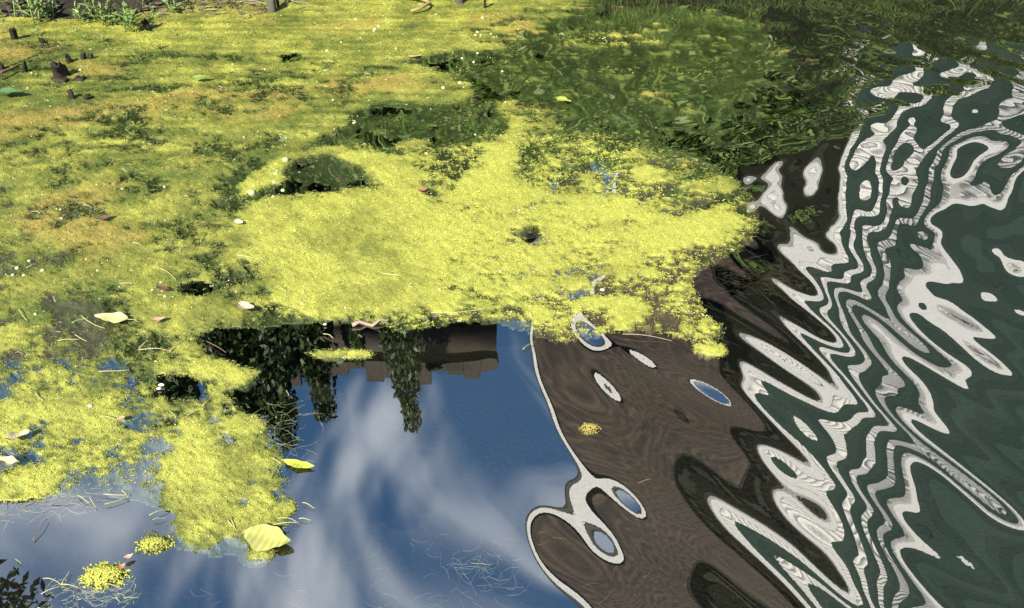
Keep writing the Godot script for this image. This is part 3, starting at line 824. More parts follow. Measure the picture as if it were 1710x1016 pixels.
func add_house() -> void:
	m_white = paint(Color(0.88, 0.88, 0.86))
	var white_b := paint(Color(0.85, 0.85, 0.83))
	m_teal = paint(Color(0.03, 0.078, 0.056))
	m_dark = mat(Color(0.012, 0.016, 0.016), 0.1)
	var shingle := [tone(Color(0.165, 0.11, 0.075)), tone(Color(0.11, 0.075, 0.052)), tone(Color(0.14, 0.092, 0.062))]
	var z := -6.5
	var top := 9.7
	var mill := thing("mill_house", Vector3(0, 0, z))
	facing("foundation", 1.9, 8.4, -0.3, 0.42, -0.5, 1.0, tone(Color(0.2, 0.1, 0.075)), mill)
	# brown shingled wing with a white corner
	facing("brown_wall", 0.6, 1.85, 0.3, top, -0.13, 0.24, grain(mat(Color(0.125, 0.083, 0.056), 0.8), 0.03, 0.9, 0.0, 0.3, "brown_wear"), mill)
	facing("corner_board", 0.55, 0.598, 0.3, top, -0.02, 0.12, m_white, mill)
	facing("corner_trim", 0.536, 0.548, 0.3, top, -0.03, 0.1, mat(Color(0.04, 0.042, 0.03), 0.7), mill)
	# deep open bay
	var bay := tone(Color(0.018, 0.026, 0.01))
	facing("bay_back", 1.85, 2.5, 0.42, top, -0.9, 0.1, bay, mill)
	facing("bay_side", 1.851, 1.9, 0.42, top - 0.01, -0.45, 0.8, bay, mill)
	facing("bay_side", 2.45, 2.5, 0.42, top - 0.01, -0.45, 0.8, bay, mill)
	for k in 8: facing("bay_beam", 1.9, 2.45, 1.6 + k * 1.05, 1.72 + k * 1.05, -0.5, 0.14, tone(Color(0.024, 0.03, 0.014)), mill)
	# white clapboard house
	facing("white_wall", 2.502, 4.4, 0.42, top, -0.51, 1.0, white_b, mill)
	clapboards(mill, 2.6, 4.3, 0.42, top, 0.0, 0.135, [m_white], "siding_board", 0.0016)
	facing("corner_board", 2.502, 2.6, 0.42, top, 0.02, 0.05, m_white, mill)
	facing("corner_board", 4.3, 4.4, 0.42, top, 0.02, 0.05, m_white, mill)
	# tall teal panels between the white boards, each with a white rail at every storey
	for p in [[2.73, 2.95], [3.13, 3.4], [3.58, 3.84], [4.02, 4.2]]:
		var panel := facing("teal_panel", p[0], p[1], 0.42, top - 0.004, 0.026, 0.03, m_teal, mill)
		for k in 2: box("panel_board", Vector3((p[1] - p[0]) * 0.42, top - 0.5, 0.012), Vector3((k - 0.5) * (p[1] - p[0]) * 0.5, 0, 0.018), m_boards[k * 2], panel)
	# teal boarded wing
	facing("teal_wall", 4.402, 8.4, 0.42, top, -0.56, 1.0, m_teal_b, mill)
	for k in 26: facing("wall_board", 4.405 + k * 0.153, 4.405 + k * 0.153 + 0.149, 0.42, top - 0.002, -0.04 + 0.002 * (k % 3), 0.04, m_boards[k * 5 % 3], mill)
	facing("eave", 0.4, 8.6, top, top + 0.16, -0.4, 1.5, m_white, mill)
	facing("roof", 0.3, 8.7, top + 0.16, top + 0.3, -0.4, 1.7, shingle[1], mill)
	# a few dark openings in the teal boards
	for o in [[5.6, 3.4, 0.2, 0.8], [6.3, 2.0, 0.3, 0.8], [6.0, 6.4, 0.25, 0.9]]:
		var w := box("window", Vector3(o[2], o[3], 0.03), Vector3(o[0], o[1], -0.005), m_dark, mill)
		for s in [-1, 1]:
			box("frame", Vector3(0.04, o[3] + 0.08, 0.04), Vector3(s * (o[2] * 0.5 + 0.019), 0, 0.008), m_teal, w)
			box("frame", Vector3(o[2], 0.04, 0.04), Vector3(0, s * (o[3] * 0.5 + 0.019), 0.008), m_teal, w)
	tag(mill, "white, brown and teal boarded mill house mirrored in the rippled water", "mill")
	# low weathered shed
	var shed := thing("weathered_shed", Vector3(0, 0, -6.5))
	var grey := [tone(Color(0.115, 0.095, 0.065)), tone(Color(0.1, 0.085, 0.06)), tone(Color(0.13, 0.105, 0.075))]
	facing("wall", -3.4, -0.12, 0.1, 4.02, -1.5, 2.9, grey[0], shed)
	facing("wall", -7.0, -3.42, 0.1, 4.0, -1.6, 2.9, grey[2], shed)
	facing("wall", -0.12, 0.44, 0.1, 3.42, -1.55, 2.9, grey[1], shed)
	clapboards(shed, -3.4, -0.12, 0.2, 4.1, -0.04, 0.3, grey, "shingle_course", 0.025)
	clapboards(shed, -0.12, 0.44, 0.2, 3.5, -0.06, 0.3, grey, "shingle_course", 0.025)
	for k in 14:
		var x := -2.35 + k * 0.158
		facing("ridge_board", x, x + 0.155, 3.9, 4.09 + 0.07 * sin(k * 2.3) + 0.05 * sin(k * 0.9 + 1.0), 0.0, 0.05, grey[k * 5 % 3], shed)
	tag(shed, "grey brown weathered shed mirrored below the yellow algae", "shed")

var m_teal_b: StandardMaterial3D
var m_boards: Array = []

func foliage(rx: float, ry: float, rz: float, n: int, size: float, cols: Array, key: String, cone := 0.0) -> ArrayMesh:
	var q := RandomNumberGenerator.new()
	q.seed = hash(key)
	var nb := noise(key, 1.1, 3)
	var st := SurfaceTool.new()
	st.begin(Mesh.PRIMITIVE_TRIANGLES)
	var made := 0
	while made < n:
		var d := Vector3(q.randf_range(-1, 1), q.randf_range(-1, 1), q.randf_range(-1, 1))
		if d.length() > 1.0 + (0.35 + cone * 0.75) * nb.get_noise_3d(d.x * 1.5, d.y * (1.5 + cone * 2.5), d.z * 1.5) + cone * 0.15: continue
		if nb.get_noise_3d(d.x * 2.6 + 9.0, d.y * 2.6, d.z * 2.6) < -0.12 and q.randf() < 0.85: continue
		var taper := 1.0 - cone * (d.y * 0.5 + 0.5)
		var p := Vector3(d.x * rx * taper, d.y * ry, d.z * rz * taper)
		var a := Vector3(q.randfn(), q.randfn() + 1.5 * cone, q.randfn()).normalized()
		var b := a.cross(Vector3(q.randfn(), q.randfn(), q.randfn())).normalized()
		var s := size * q.randf_range(0.6, 1.3)
		var c: Color = cols[q.randi() % cols.size()]
		c = c * (1.0 + 0.5 * nb.get_noise_3d(d.x * 3.0, d.y * 3.0 + 5.0, d.z * 3.0))
		for e in [p - a * s, p + b * s * 0.45, p + a * s, p - a * s, p + a * s, p - b * s * 0.45]:
			st.set_color(c)
			st.add_vertex(e)
		made += 1
	st.generate_normals()
	return st.commit()

func add_plants() -> void:
	var m := vmat(0.5, 0.4)
	m.backlight_enabled = true
	m.backlight = Color(0.35, 0.35, 0.35)
	var greens := [Color(0.11, 0.19, 0.04), Color(0.15, 0.24, 0.05), Color(0.2, 0.27, 0.06), Color(0.06, 0.12, 0.03)]
	var darks := [Color(0.03, 0.06, 0.016), Color(0.045, 0.085, 0.02), Color(0.065, 0.1, 0.022)]
	var bark := tone(Color(0.07, 0.055, 0.04))
	var kinds := []
	for k in 4: kinds.append(foliage(0.62, 0.55, 0.42, 3600, 0.042, greens, "shrub%d" % k))
	var places := [Vector3(-3.6, 1.5, 0), Vector3(-2.9, 1.2, 1), Vector3(-2.2, 1.5, 2), Vector3(-1.5, 1.2, 3), Vector3(-0.85, 1.45, 0), Vector3(-0.2, 1.15, 1), Vector3(0.45, 1.3, 2), Vector3(1.05, 1.55, 3), Vector3(1.65, 1.6, 1), Vector3(0.1, 1.5, 2), Vector3(0.75, 1.6, 0), Vector3(1.35, 1.65, 2), Vector3(2.0, 1.2, 0), Vector3(2.9, 0.5, 1), Vector3(3.9, 0.55, 2), Vector3(4.7, 0.8, 1), Vector3(5.6, 0.7, 0), Vector3(6.4, 0.9, 2)]
	for p in places:
		var o := thing("bank_shrub", Vector3(p.x, ground_y(p.x, -5.95), -6.0 + 0.08 * sin(p.x * 5.0)), p.x * 3.0)
		put("foliage", kinds[int(p.z)], m, o, Vector3(0, p.y * 0.55 - 0.1, 0)).scale = Vector3(0.95, p.y / 1.25, 0.9)
		for s in 3: put("stem", tube([Vector3(0.05 * s, -0.1, 0), Vector3(0.12 * (s - 1), p.y * 0.3, 0.05), Vector3(0.25 * (s - 1), p.y * 0.7, 0.1 * s - 0.1)], 0.014, 0.006), bark, o)
		tag(o, "leafy green shrub on the far bank mirrored in the dark water", "shrub", "shrubs along the far bank")
	var tall := []
	for k in 3: tall.append(foliage(0.9, 2.2, 0.6, 7000, 0.055, darks, "conifer%d" % k, 0.8))
	var firs := [Vector3(-0.95, 4.3, 0.5), Vector3(-1.72, 4.15, 0.6), Vector3(-2.15, 4.5, 0.7), Vector3(-2.5, 4.55, 0.8), Vector3(-1.35, 3.5, 0.35), Vector3(-3.1, 4.3, 0.9)]
	var fl := ["slim dark tree whose mirrored tip is nearest the pale cloud", "dark tree mirrored with a narrow pointed tip in blue water", "slender dark tree mirrored between two taller ones", "bushy dark tree mirrored beside the algae edge", "short dark tree mirrored against the shed", "broad dark tree mirrored under the broken algae"]
	for k in firs.size():
		var p: Vector3 = firs[k]
		var o := thing("dark_tree", Vector3(p.x, 0.2, -6.05), k * 1.3)
		put("crown", tall[k % 3], m, o, Vector3(0, p.y - 2.2 * p.y / 4.6 - 0.1, 0)).scale = Vector3(p.z, p.y / 4.7, p.z)
		put("trunk", tube([Vector3(0, -0.3, 0), Vector3(0.02, p.y * 0.5, 0), Vector3(0, p.y * 0.93, 0)], 0.06, 0.012), bark, o)
		tag(o, fl[k], "tree")
	# tall pale-barked tree by the near side of the shed
	var big := thing("pale_barked_tree", Vector3(-7.9, 0.3, -6.6))
	var pale := tone(Color(0.5, 0.48, 0.44))
	put("trunk", tube([Vector3(0, -0.3, 0), Vector3(0.05, 3.0, 0.1), Vector3(0.0, 6.0, 0), Vector3(-0.2, 9.5, 0.1)], 0.24, 0.12, 10), pale, big)
	for k in 6: put("limb", tube([Vector3(0, 4.0 + k, 0), Vector3(cos(k * 2.1) * 0.8, 4.9 + k, sin(k * 2.1) * 0.6), Vector3(cos(k * 2.1) * 1.6, 5.3 + k, sin(k * 2.1) * 1.1)], 0.07, 0.02), pale, big)
	for k in 9: put("crown", foliage(0.9, 0.9, 0.8, 800, 0.09, darks, "big%d" % k), m, big, Vector3(cos(k * 2.1) * 1.25 - (0.5 if k % 2 else 0.0), 4.4 + k * 0.62, sin(k * 2.1) * 0.9))
	tag(big, "tall pale barked tree mirrored at the foot of the algae", "tree")
	# turf on the bank
	var q := RandomNumberGenerator.new()
	q.seed = 5
	var w := []; var c := PackedColorArray()
	for k in 16000:
		var x := q.randf_range(-6.5, 7.5)
		var z := q.randf_range(-6.45, shore(x) - 0.12)
		if x < -1.1 and z > -5.9 and q.randf() < 0.93: continue
		w.append(Transform3D(Basis(Vector3.UP, q.randf() * TAU) * Basis(Vector3.RIGHT, q.randf_range(-0.4, 0.4)) * Basis.from_scale(Vector3(1, q.randf_range(0.5, 1.5), 1)), Vector3(x, ground_y(x, z) - 0.01, z)))
		var g: Color = greens[q.randi() % 4]
		c.append(g * 1.3)
	many("bank_grass", tube([Vector3.ZERO, Vector3(0.01, 0.12, 0.01), Vector3(0.05, 0.22, 0.03)], 0.004, 0.0008, 3), m, w, c)
	tag(get_node("bank_grass"), "short green grass along the far bank", "grass", "", "stuff")

# ---------------------------------------------------------------- sky
func add_sky() -> void:
	var w := 1024; var h := 512
	var im := Image.create(w, h, false, Image.FORMAT_RGBF)
	var a := noise("cirrus", 1.0, 5); var b := noise("warp", 0.5, 2); var d := noise("veil", 0.55, 3)
	for j in h:
		var up := PI * (0.5 - (j + 0.5) / h)
		var y := sin(up)
		var base := Color(0.05, 0.13, 0.275).lerp(Color(0.3, 0.44, 0.6), pow(1.0 - clampf(y, 0.0, 1.0), 3.2))
		for i in w:
			if y <= 0.0:
				im.set_pixel(i, j, Color(0.16, 0.17, 0.13))
				continue
			var t := TAU * ((i + 0.5) / w - 0.5)
			var s := 1.0 / (y + 0.16)
			var px := cos(up) * sin(t) * s + 0.11; var pz := cos(up) * cos(t) * s + 0.145
			# streaks drawn out along one wind
			var wx := px * 0.66 + pz * 0.75; var wz := px * 0.75 - pz * 0.66
			var k := b.get_noise_2d(px * 1.6, pz * 1.6)
			var c := a.get_noise_2d(wx * 6.5 + k * 2.2, wz * 1.25 + k) * 0.6 + a.get_noise_2d(wx * 2.1 + k * 2.0 + 40.0, wz * 0.8) * 0.5 + 0.55 * d.get_noise_2d(px * 2.0 + 8.0, pz * 2.0)
			c = smoothstep(0.1, 0.8, c)
			im.set_pixel(i, j, base.lerp(Color(0.74, 0.79, 0.86), c * 0.8))
	var p := PanoramaSkyMaterial.new()
	p.panorama = ImageTexture.create_from_image(im)
	var sky := Sky.new()
	sky.sky_material = p
	var e := Environment.new()
	e.background_mode = Environment.BG_SKY
	e.sky = sky
	e.tonemap_mode = Environment.TONE_MAPPER_LINEAR
	e.tonemap_exposure = 2.4
	e.sdfgi_enabled = true
	e.ssao_enabled = true
	e.ssil_enabled = true
	var env := WorldEnvironment.new()
	env.name = "sky"
	env.environment = e
	add_child(env)

func _ready() -> void:
	rng.seed = 11
	var cam := Camera3D.new()
	cam.name = "camera"
	cam.position = Vector3(0, 1.5, 0)
	cam.rotation_degrees = Vector3(-36, 0, 0)
	cam.fov = 37.89
	cam.near = 0.05
	cam.far = 1500.0
	add_child(cam)
	add_sky()
	var sun := DirectionalLight3D.new()
	sun.name = "sun"
	sun.light_energy = 1.6
	sun.light_color = Color(1.0, 0.965, 0.9)
	sun.light_angular_distance = 0.53
	sun.shadow_enabled = true
	add_child(sun)
	sun.look_at_from_position(Vector3(-0.36, 0.64, 0.68) * 50.0, Vector3.ZERO)
	m_leaf = vmat(0.45, 0.5)
	m_leaf.backlight_enabled = true
	m_leaf.backlight = Color(0.3, 0.3, 0.3)
	m_stalk = mat(Color(0.35, 0.33, 0.1), 0.6)
	m_straw = mat(Color(0.37, 0.35, 0.17), 0.6)
	m_green = mat(Color(0.2, 0.3, 0.07), 0.5)
	m_brown = mat(Color(0.16, 0.09, 0.05), 0.7)
	m_wood = tone(Color(0.035, 0.024, 0.016), 0.7)
	m_grey = tone(Color(0.16, 0.15, 0.12), 0.8)
	m_cut = tone(Color(0.24, 0.23, 0.19), 0.8)
	m_mud = tone(Color(0.045, 0.036, 0.024), 0.6)
	m_bubble = mat(Color(0.42, 0.46, 0.2), 0.08, 0.7)
	m_bubble.clearcoat_enabled = true
	m_bubble.clearcoat = 0.7
	m_bubble.clearcoat_roughness = 0.05
	m_teal_b = paint(Color(0.036, 0.072, 0.062))
	m_boards = [paint(Color(0.032, 0.064, 0.054)), paint(Color(0.042, 0.08, 0.066)), paint(Color(0.024, 0.052, 0.044))]
	make_waves()
	add_ground()
	add_water()
	add_algae()
	add_house()
	add_plants()
	add_small()

func add_small() -> void:
	leaf("fallen_leaf", "largest pale yellow fallen leaf, holed, floating at the tip of the algae", Vector2(-0.510, -1.216), 0.109, 0.061, 0.9, -0.23, Color(0.42, 0.42, 0.11), Color(0.5, 0.49, 0.16), 0.011, 0.12, 0.05, 0.02, 0.35, 0.008)
	leaf("fallen_leaf", "narrow yellow green leaf floating alone on open blue water", Vector2(-0.489, -1.432), 0.077, 0.023, 0.2, -0.22, Color(0.4, 0.47, 0.05), Color(0.5, 0.53, 0.1), 0.007, 0.12, 0.03, 0.02, 0, 0.006)
	leaf("fallen_leaf", "cream leaf with a thin stalk beside the small dark pools", Vector2(-1.117, -1.973), 0.101, 0.043, 0.7, 2.98, Color(0.56, 0.53, 0.22), Color(0.6, 0.56, 0.28), 0.017, 0.12, 0.03, 0.02, 0, 0.03)
	leaf("fallen_leaf", "small bright green leaf standing over a dark gap in the far algae", Vector2(-1.363, -3.706), 0.066, 0.033, 0.7, 0.42, Color(0.2, 0.33, 0.09), Color(0.24, 0.38, 0.12), 0.03, 0.3, 0.03, 0.02, 0, 0)
	leaf("fallen_leaf", "bluish green leaf resting among shaded far algae", Vector2(-2.118, -3.545), 0.114, 0.057, 0.8, 0.06, Color(0.08, 0.17, 0.06), Color(0.11, 0.2, 0.07), 0.03, 0.25, 0.03, 0.02, 0, 0)
	leaf("fallen_leaf", "yellow green leaf at the edge of the dark green water", Vector2(0.216, -3.514), 0.077, 0.039, 0.6, -0.60, Color(0.33, 0.42, 0.06), Color(0.4, 0.46, 0.1), 0.012, 0.12, 0.03, 0.02, 0, 0)
	leaf("dead_leaf", "curled tan pink leaf scrap on the bright mat's corner", Vector2(-0.753, -2.027), 0.055, 0.033, 0.6, -0.32, Color(0.5, 0.33, 0.24), Color(0.55, 0.4, 0.3), 0.014, 0.5, 0.2, 0.02, 0, 0)
	leaf("dead_leaf", "small pink brown leaf scrap beside the cream leaf", Vector2(-0.985, -1.971), 0.035, 0.018, 0.5, 0.32, Color(0.5, 0.25, 0.17), Color(0.5, 0.32, 0.24), 0.014, 0.4, 0.15, 0.02, 0, 0)
	leaf("dead_leaf", "crumpled tan dead leaf with pointed tip on the broken algae", Vector2(-1.166, -1.509), 0.052, 0.026, 0.4, 0.56, Color(0.42, 0.36, 0.2), Color(0.3, 0.25, 0.13), 0.016, 0.7, 0.16, 0.08, 0, 0)
	leaf("dead_leaf", "long curled straw coloured leaf nearest the dark mirrored tree", Vector2(-1.153, -1.427), 0.064, 0.026, 0.3, -0.15, Color(0.5, 0.45, 0.27), Color(0.36, 0.3, 0.16), 0.016, 0.7, 0.14, 0.06, 0, 0)
	leaf("dead_leaf", "small red brown leaf in the grainy middle water", Vector2(-0.312, -2.726), 0.040, 0.028, 0.7, 0.57, Color(0.35, 0.17, 0.09), Color(0.4, 0.22, 0.12), 0.014, 0.12, 0.03, 0.02, 0, 0)
	leaf("dead_leaf", "dull purple brown leaf lying on rusty algae", Vector2(-1.346, -2.527), 0.055, 0.022, 0.3, 0.69, Color(0.16, 0.08, 0.06), Color(0.2, 0.12, 0.08), 0.018, 0.12, 0.1, 0.02, 0, 0)
	leaf("dead_leaf", "dark red leaf strip below the rusty algae", Vector2(-1.017, -2.123), 0.060, 0.015, 0.2, -0.36, Color(0.12, 0.05, 0.045), Color(0.16, 0.07, 0.06), 0.016, 0.12, 0.03, 0.02, 0, 0)
	leaf("dead_leaf", "pale cream leaf flake near the bright mat's dark veins", Vector2(-0.893, -2.502), 0.035, 0.021, 0.6, -0.45, Color(0.6, 0.57, 0.4), Color(0.62, 0.6, 0.45), 0.016, 0.12, 0.03, 0.02, 0, 0)
	leaf("dead_leaf", "tan leaf on the dark strip behind the lime patch", Vector2(-0.455, -4.012), 0.069, 0.028, 0.3, 0.34, Color(0.42, 0.3, 0.16), Color(0.45, 0.34, 0.2), 0.012, 0.12, 0.03, 0.02, 0, 0)
	leaf("dead_leaf", "orange brown scrap stuck to the lone clump", Vector2(-0.792, -1.140), 0.017, 0.010, 0.5, 0.74, Color(0.4, 0.2, 0.08), Color(0.45, 0.27, 0.13), 0.014, 0.12, 0.2, 0.02, 0, 0)
	leaf("dead_leaf", "pink tan leaf curl adrift above the lone clump", Vector2(-0.789, -1.168), 0.021, 0.010, 0.4, 0.62, Color(0.42, 0.28, 0.2), Color(0.5, 0.36, 0.27), 0.008, 0.5, 0.2, 0.02, 0, 0)
	leaf("dead_leaf", "tan flake by the reddish twig on broken algae", Vector2(-0.947, -1.574), 0.019, 0.012, 0.5, 0.45, Color(0.45, 0.3, 0.2), Color(0.5, 0.4, 0.3), 0.016, 0.12, 0.03, 0.02, 0, 0)
	var m_bark := tone(Color(0.52, 0.4, 0.29), 0.7)
	var m_reed := tone(Color(0.5, 0.4, 0.16), 0.6)
	tag(put("bark_strip", tube([Vector3(-0.054, 0.0060, 0.015), Vector3(-0.036, 0.0117, 0.006), Vector3(-0.016, 0.0023, 0.004), Vector3(0.002, 0.0027, 0.012), Vector3(0.020, 0.0118, -0.002), Vector3(0.040, 0.0055, -0.005), Vector3(0.044, 0.0005, -0.030)], 0.006, 0.0035, 7), m_bark, null, Vector3(-0.390, water_y(-0.390, -1.971), -1.971)), "pale tan curved strip of bark at the bright mat's lower edge", "bark")
	tag(put("bent_reed", tube([Vector3(-0.109, 0.0300, -0.134), Vector3(-0.027, 0.0357, -0.092), Vector3(0.038, 0.0263, -0.051), Vector3(0.064, 0.0267, -0.000), Vector3(0.046, 0.0358, 0.060), Vector3(0.015, 0.0295, 0.099), Vector3(-0.027, 0.0245, 0.118)], 0.011, 0.007, 7), m_reed, null, Vector3(-0.501, water_y(-0.501, -4.745), -4.745)), "bent tan reed lying on the far algae", "reed")
	tag(put("broken_reed", tube([Vector3(-0.024, 0.0300, 0.068), Vector3(-0.004, 0.0357, 0.034), Vector3(0.005, 0.0263, -0.029), Vector3(0.023, 0.0267, -0.072)], 0.008, 0.006, 7), m_brown, null, Vector3(-2.239, water_y(-2.239, -3.787), -3.787)), "dark thin reed slanting over far algae near the yellow stem", "reed")
	straw(Vector2(-1.002, -1.849), Vector2(-0.912, -1.841), m_straw, 0.0013, "straw lying level beside a dark gap in broken algae", "straw", "straw")
	straw(Vector2(-1.072, -1.757), Vector2(-0.997, -1.765), m_straw, 0.0013, "bent pale straw under the small blue pools", "straw", "straw")
	straw(Vector2(-0.830, -1.887), Vector2(-0.763, -1.836), m_brown, 0.0014, "thin brown twig end over the mirrored shed", "twig", "twig")
	straw(Vector2(-1.404, -2.036), Vector2(-1.357, -1.979), m_straw, 0.0014, "short upright straw near the striped dark pool", "straw", "straw")
	straw(Vector2(-1.227, -1.965), Vector2(-1.188, -1.993), m_green, 0.0014, "green grass stem behind the cream leaf", "grass_blade", "grass blade")
	straw(Vector2(-1.215, -2.001), Vector2(-1.125, -1.941), m_straw, 0.0014, "pale stem crossing under the cream leaf's stalk", "straw", "straw")
	straw(Vector2(-1.094, -1.993), Vector2(-1.062, -1.999), m_straw, 0.0014, "straw tip pointing away from the cream leaf", "straw", "straw")
	straw(Vector2(-1.003, -1.856), Vector2(-0.985, -1.887), m_straw, 0.0013, "short straw leaning over the level straw", "straw", "straw")
	straw(Vector2(-0.914, -1.839), Vector2(-0.892, -1.893), m_straw, 0.0013, "dull stem running up from the level straw's end", "straw", "straw")
	straw(Vector2(-1.231, -1.885), Vector2(-1.179, -1.893), m_straw, 0.0014, "pale flat straw on yellow broken algae", "straw", "straw")
	straw(Vector2(-1.197, -1.914), Vector2(-1.152, -1.882), m_straw, 0.0014, "tan thread on a yellow hump of algae", "straw", "straw")
	straw(Vector2(-1.005, -1.593), Vector2(-0.960, -1.574), m_straw, 0.0012, "straw on the solid near mat by blue gaps", "straw", "straw")
	straw(Vector2(-0.842, -1.608), Vector2(-0.819, -1.582), m_straw, 0.0012, "cream straw stub in the blue gap", "straw", "straw")
	straw(Vector2(-0.767, -1.625), Vector2(-0.755, -1.656), m_straw, 0.0012, "pale needle beside the blue pool", "straw", "straw")
	straw(Vector2(-0.891, -1.310), Vector2(-0.848, -1.331), m_green, 0.0011, "green blade at the near mat's lower hollow", "grass_blade", "grass blade")
	straw(Vector2(-0.963, -1.339), Vector2(-0.927, -1.315), m_straw, 0.0011, "pale blade over the dark corner water", "straw", "straw")
	straw(Vector2(-0.933, -1.332), Vector2(-0.909, -1.303), m_straw, 0.0011, "short cream blade at the near mat's lower rim", "straw", "straw")
	straw(Vector2(-0.904, -1.339), Vector2(-0.848, -1.338), m_straw, 0.0011, "white straw across the lower hollow", "straw", "straw")
	straw(Vector2(-0.869, -1.352), Vector2(-0.847, -1.327), m_straw, 0.0011, "crossing straw in the lower hollow", "straw", "straw")
	straw(Vector2(-0.784, -1.280), Vector2(-0.742, -1.303), m_green, 0.0011, "dull green blade over dark blue water", "grass_blade", "grass blade")
	straw(Vector2(-0.772, -1.267), Vector2(-0.745, -1.273), m_bark, 0.0011, "pinkish stick by the near mat's tip", "straw", "straw")
	straw(Vector2(-0.608, -1.273), Vector2(-0.587, -1.241), m_straw, 0.0011, "cream forked straw above the largest leaf", "straw", "straw")
	straw(Vector2(-0.612, -1.267), Vector2(-0.592, -1.247), m_straw, 0.0011, "second prong of cream straw above the largest leaf", "straw", "straw")
	straw(Vector2(-0.504, -1.273), Vector2(-0.459, -1.260), m_straw, 0.0011, "long white straw by the mat's loose tip", "straw", "straw")
	straw(Vector2(-0.519, -1.254), Vector2(-0.456, -1.259), m_straw, 0.0011, "level thin straw above the largest leaf's tail", "straw", "straw")
	straw(Vector2(-0.460, -1.315), Vector2(-0.431, -1.300), m_straw, 0.0011, "pinkish straw adrift past the small clump", "straw", "straw")
	straw(Vector2(-0.458, -1.270), Vector2(-0.432, -1.267), m_straw, 0.0011, "pale twig afloat past the largest leaf", "straw", "straw")
	straw(Vector2(-0.490, -1.239), Vector2(-0.477, -1.247), m_green, 0.0011, "short green blade behind the largest leaf", "grass_blade", "grass blade")
	straw(Vector2(-0.545, -1.385), Vector2(-0.543, -1.411), m_green, 0.0011, "upright green blade near the narrow leaf", "grass_blade", "grass blade")
	straw(Vector2(-0.555, -1.450), Vector2(-0.533, -1.431), m_straw, 0.0012, "fine straw short of the narrow leaf", "straw", "straw")
	straw(Vector2(-0.763, -1.069), Vector2(-0.736, -1.072), m_green, 0.0010, "green blade floating below the lone clump", "grass_blade", "grass blade")
	straw(Vector2(-0.781, -1.074), Vector2(-0.770, -1.063), m_straw, 0.0010, "short white blade below the lone clump", "straw", "straw")
	straw(Vector2(-1.021, -1.165), Vector2(-1.003, -1.152), m_green, 0.0010, "bright green sickle blade in the dark corner", "grass_blade", "grass blade")
	straw(Vector2(-0.943, -1.117), Vector2(-0.900, -1.102), m_straw, 0.0010, "pale arm of star shaped sprig", "straw", "straw")
	straw(Vector2(-0.900, -1.102), Vector2(-0.897, -1.137), m_straw, 0.0010, "upper arm of star shaped sprig", "straw", "straw")
	straw(Vector2(-0.931, -1.080), Vector2(-0.900, -1.102), m_straw, 0.0010, "lower arm of star shaped sprig", "straw", "straw")
	straw(Vector2(-0.900, -1.102), Vector2(-0.864, -1.095), m_straw, 0.0010, "short arm of star shaped sprig", "straw", "straw")
	straw(Vector2(-0.859, -1.114), Vector2(-0.775, -1.091), m_straw, 0.0010, "long fine straw through the lone clump", "straw", "straw")
	straw(Vector2(0.029, -1.851), Vector2(0.063, -1.887), m_green, 0.0013, "bright green blade where blue meets brown reflection", "grass_blade", "grass blade")
	straw(Vector2(0.304, -1.919), Vector2(0.435, -1.890), m_bark, 0.0014, "long thin reddish stem by the frayed algae edge", "straw", "straw")
	straw(Vector2(-0.471, -2.164), Vector2(-0.431, -2.152), m_straw, 0.0015, "straw on the bright mat's lower half", "straw", "straw")
	straw(Vector2(-0.396, -2.218), Vector2(-0.329, -2.199), m_straw, 0.0015, "thin straw across the bright mat", "straw", "straw")
	straw(Vector2(-0.229, -2.015), Vector2(-0.073, -2.030), m_straw, 0.0014, "long straw beneath the bright island", "straw", "straw")
	straw(Vector2(-0.518, -1.919), Vector2(-0.488, -1.898), m_straw, 0.0014, "straw end over the shaded shed reflection", "straw", "straw")
	straw(Vector2(-0.857, -2.318), Vector2(-0.762, -2.271), m_straw, 0.0016, "pale straw at the bright mat's corner", "straw", "straw")
	straw(Vector2(-1.068, -2.238), Vector2(-1.003, -2.180), m_straw, 0.0015, "yellow straw near the small mirrored gap", "straw", "straw")
	straw(Vector2(-1.164, -2.161), Vector2(-1.123, -2.155), m_straw, 0.0015, "level straw amid olive algae", "straw", "straw")
	straw(Vector2(-1.203, -2.388), Vector2(-1.172, -2.374), m_straw, 0.0016, "cream straw on rusty algae", "straw", "straw")
	straw(Vector2(-1.038, -2.332), Vector2(-1.034, -2.367), m_straw, 0.0016, "small pale straw upright in olive algae", "straw", "straw")
	straw(Vector2(-0.991, -2.395), Vector2(-0.986, -2.446), m_green, 0.0016, "green shoot in a dark algae vein", "grass_blade", "grass blade")
	straw(Vector2(0.312, -1.380), Vector2(0.281, -1.369), m_brown, 0.0011, "thin brown thread on mirrored brown wall", "twig", "twig")
	straw(Vector2(-0.774, -1.608), Vector2(-0.797, -1.587), m_straw, 0.0012, "straw in the middle blue gap", "straw", "straw")
	straw(Vector2(-1.201, -1.674), Vector2(-1.171, -1.647), m_straw, 0.0013, "straw on yellow humps", "straw", "straw")
	straw(Vector2(-1.013, -1.317), Vector2(-0.957, -1.324), m_brown, 0.0011, "dark twig curled on corner water", "twig", "twig")
	straw(Vector2(-1.007, -1.214), Vector2(-1.000, -1.270), m_brown, 0.0010, "dark bent twig standing in corner water", "twig", "twig")
	straw(Vector2(-1.438, -2.458), Vector2(-1.426, -2.445), m_straw, 0.0013, "thin short straw scattered over the yellow and olive algae", "straw", "straw", "short straws scattered over the algae")
	straw(Vector2(-1.032, -2.103), Vector2(-1.011, -2.096), m_straw, 0.0012, "thin short straw scattered over the yellow and olive algae", "straw", "straw", "short straws scattered over the algae")
	straw(Vector2(-1.186, -2.186), Vector2(-1.182, -2.211), m_straw, 0.0012, "thin short straw scattered over the yellow and olive algae", "straw", "straw", "short straws scattered over the algae")
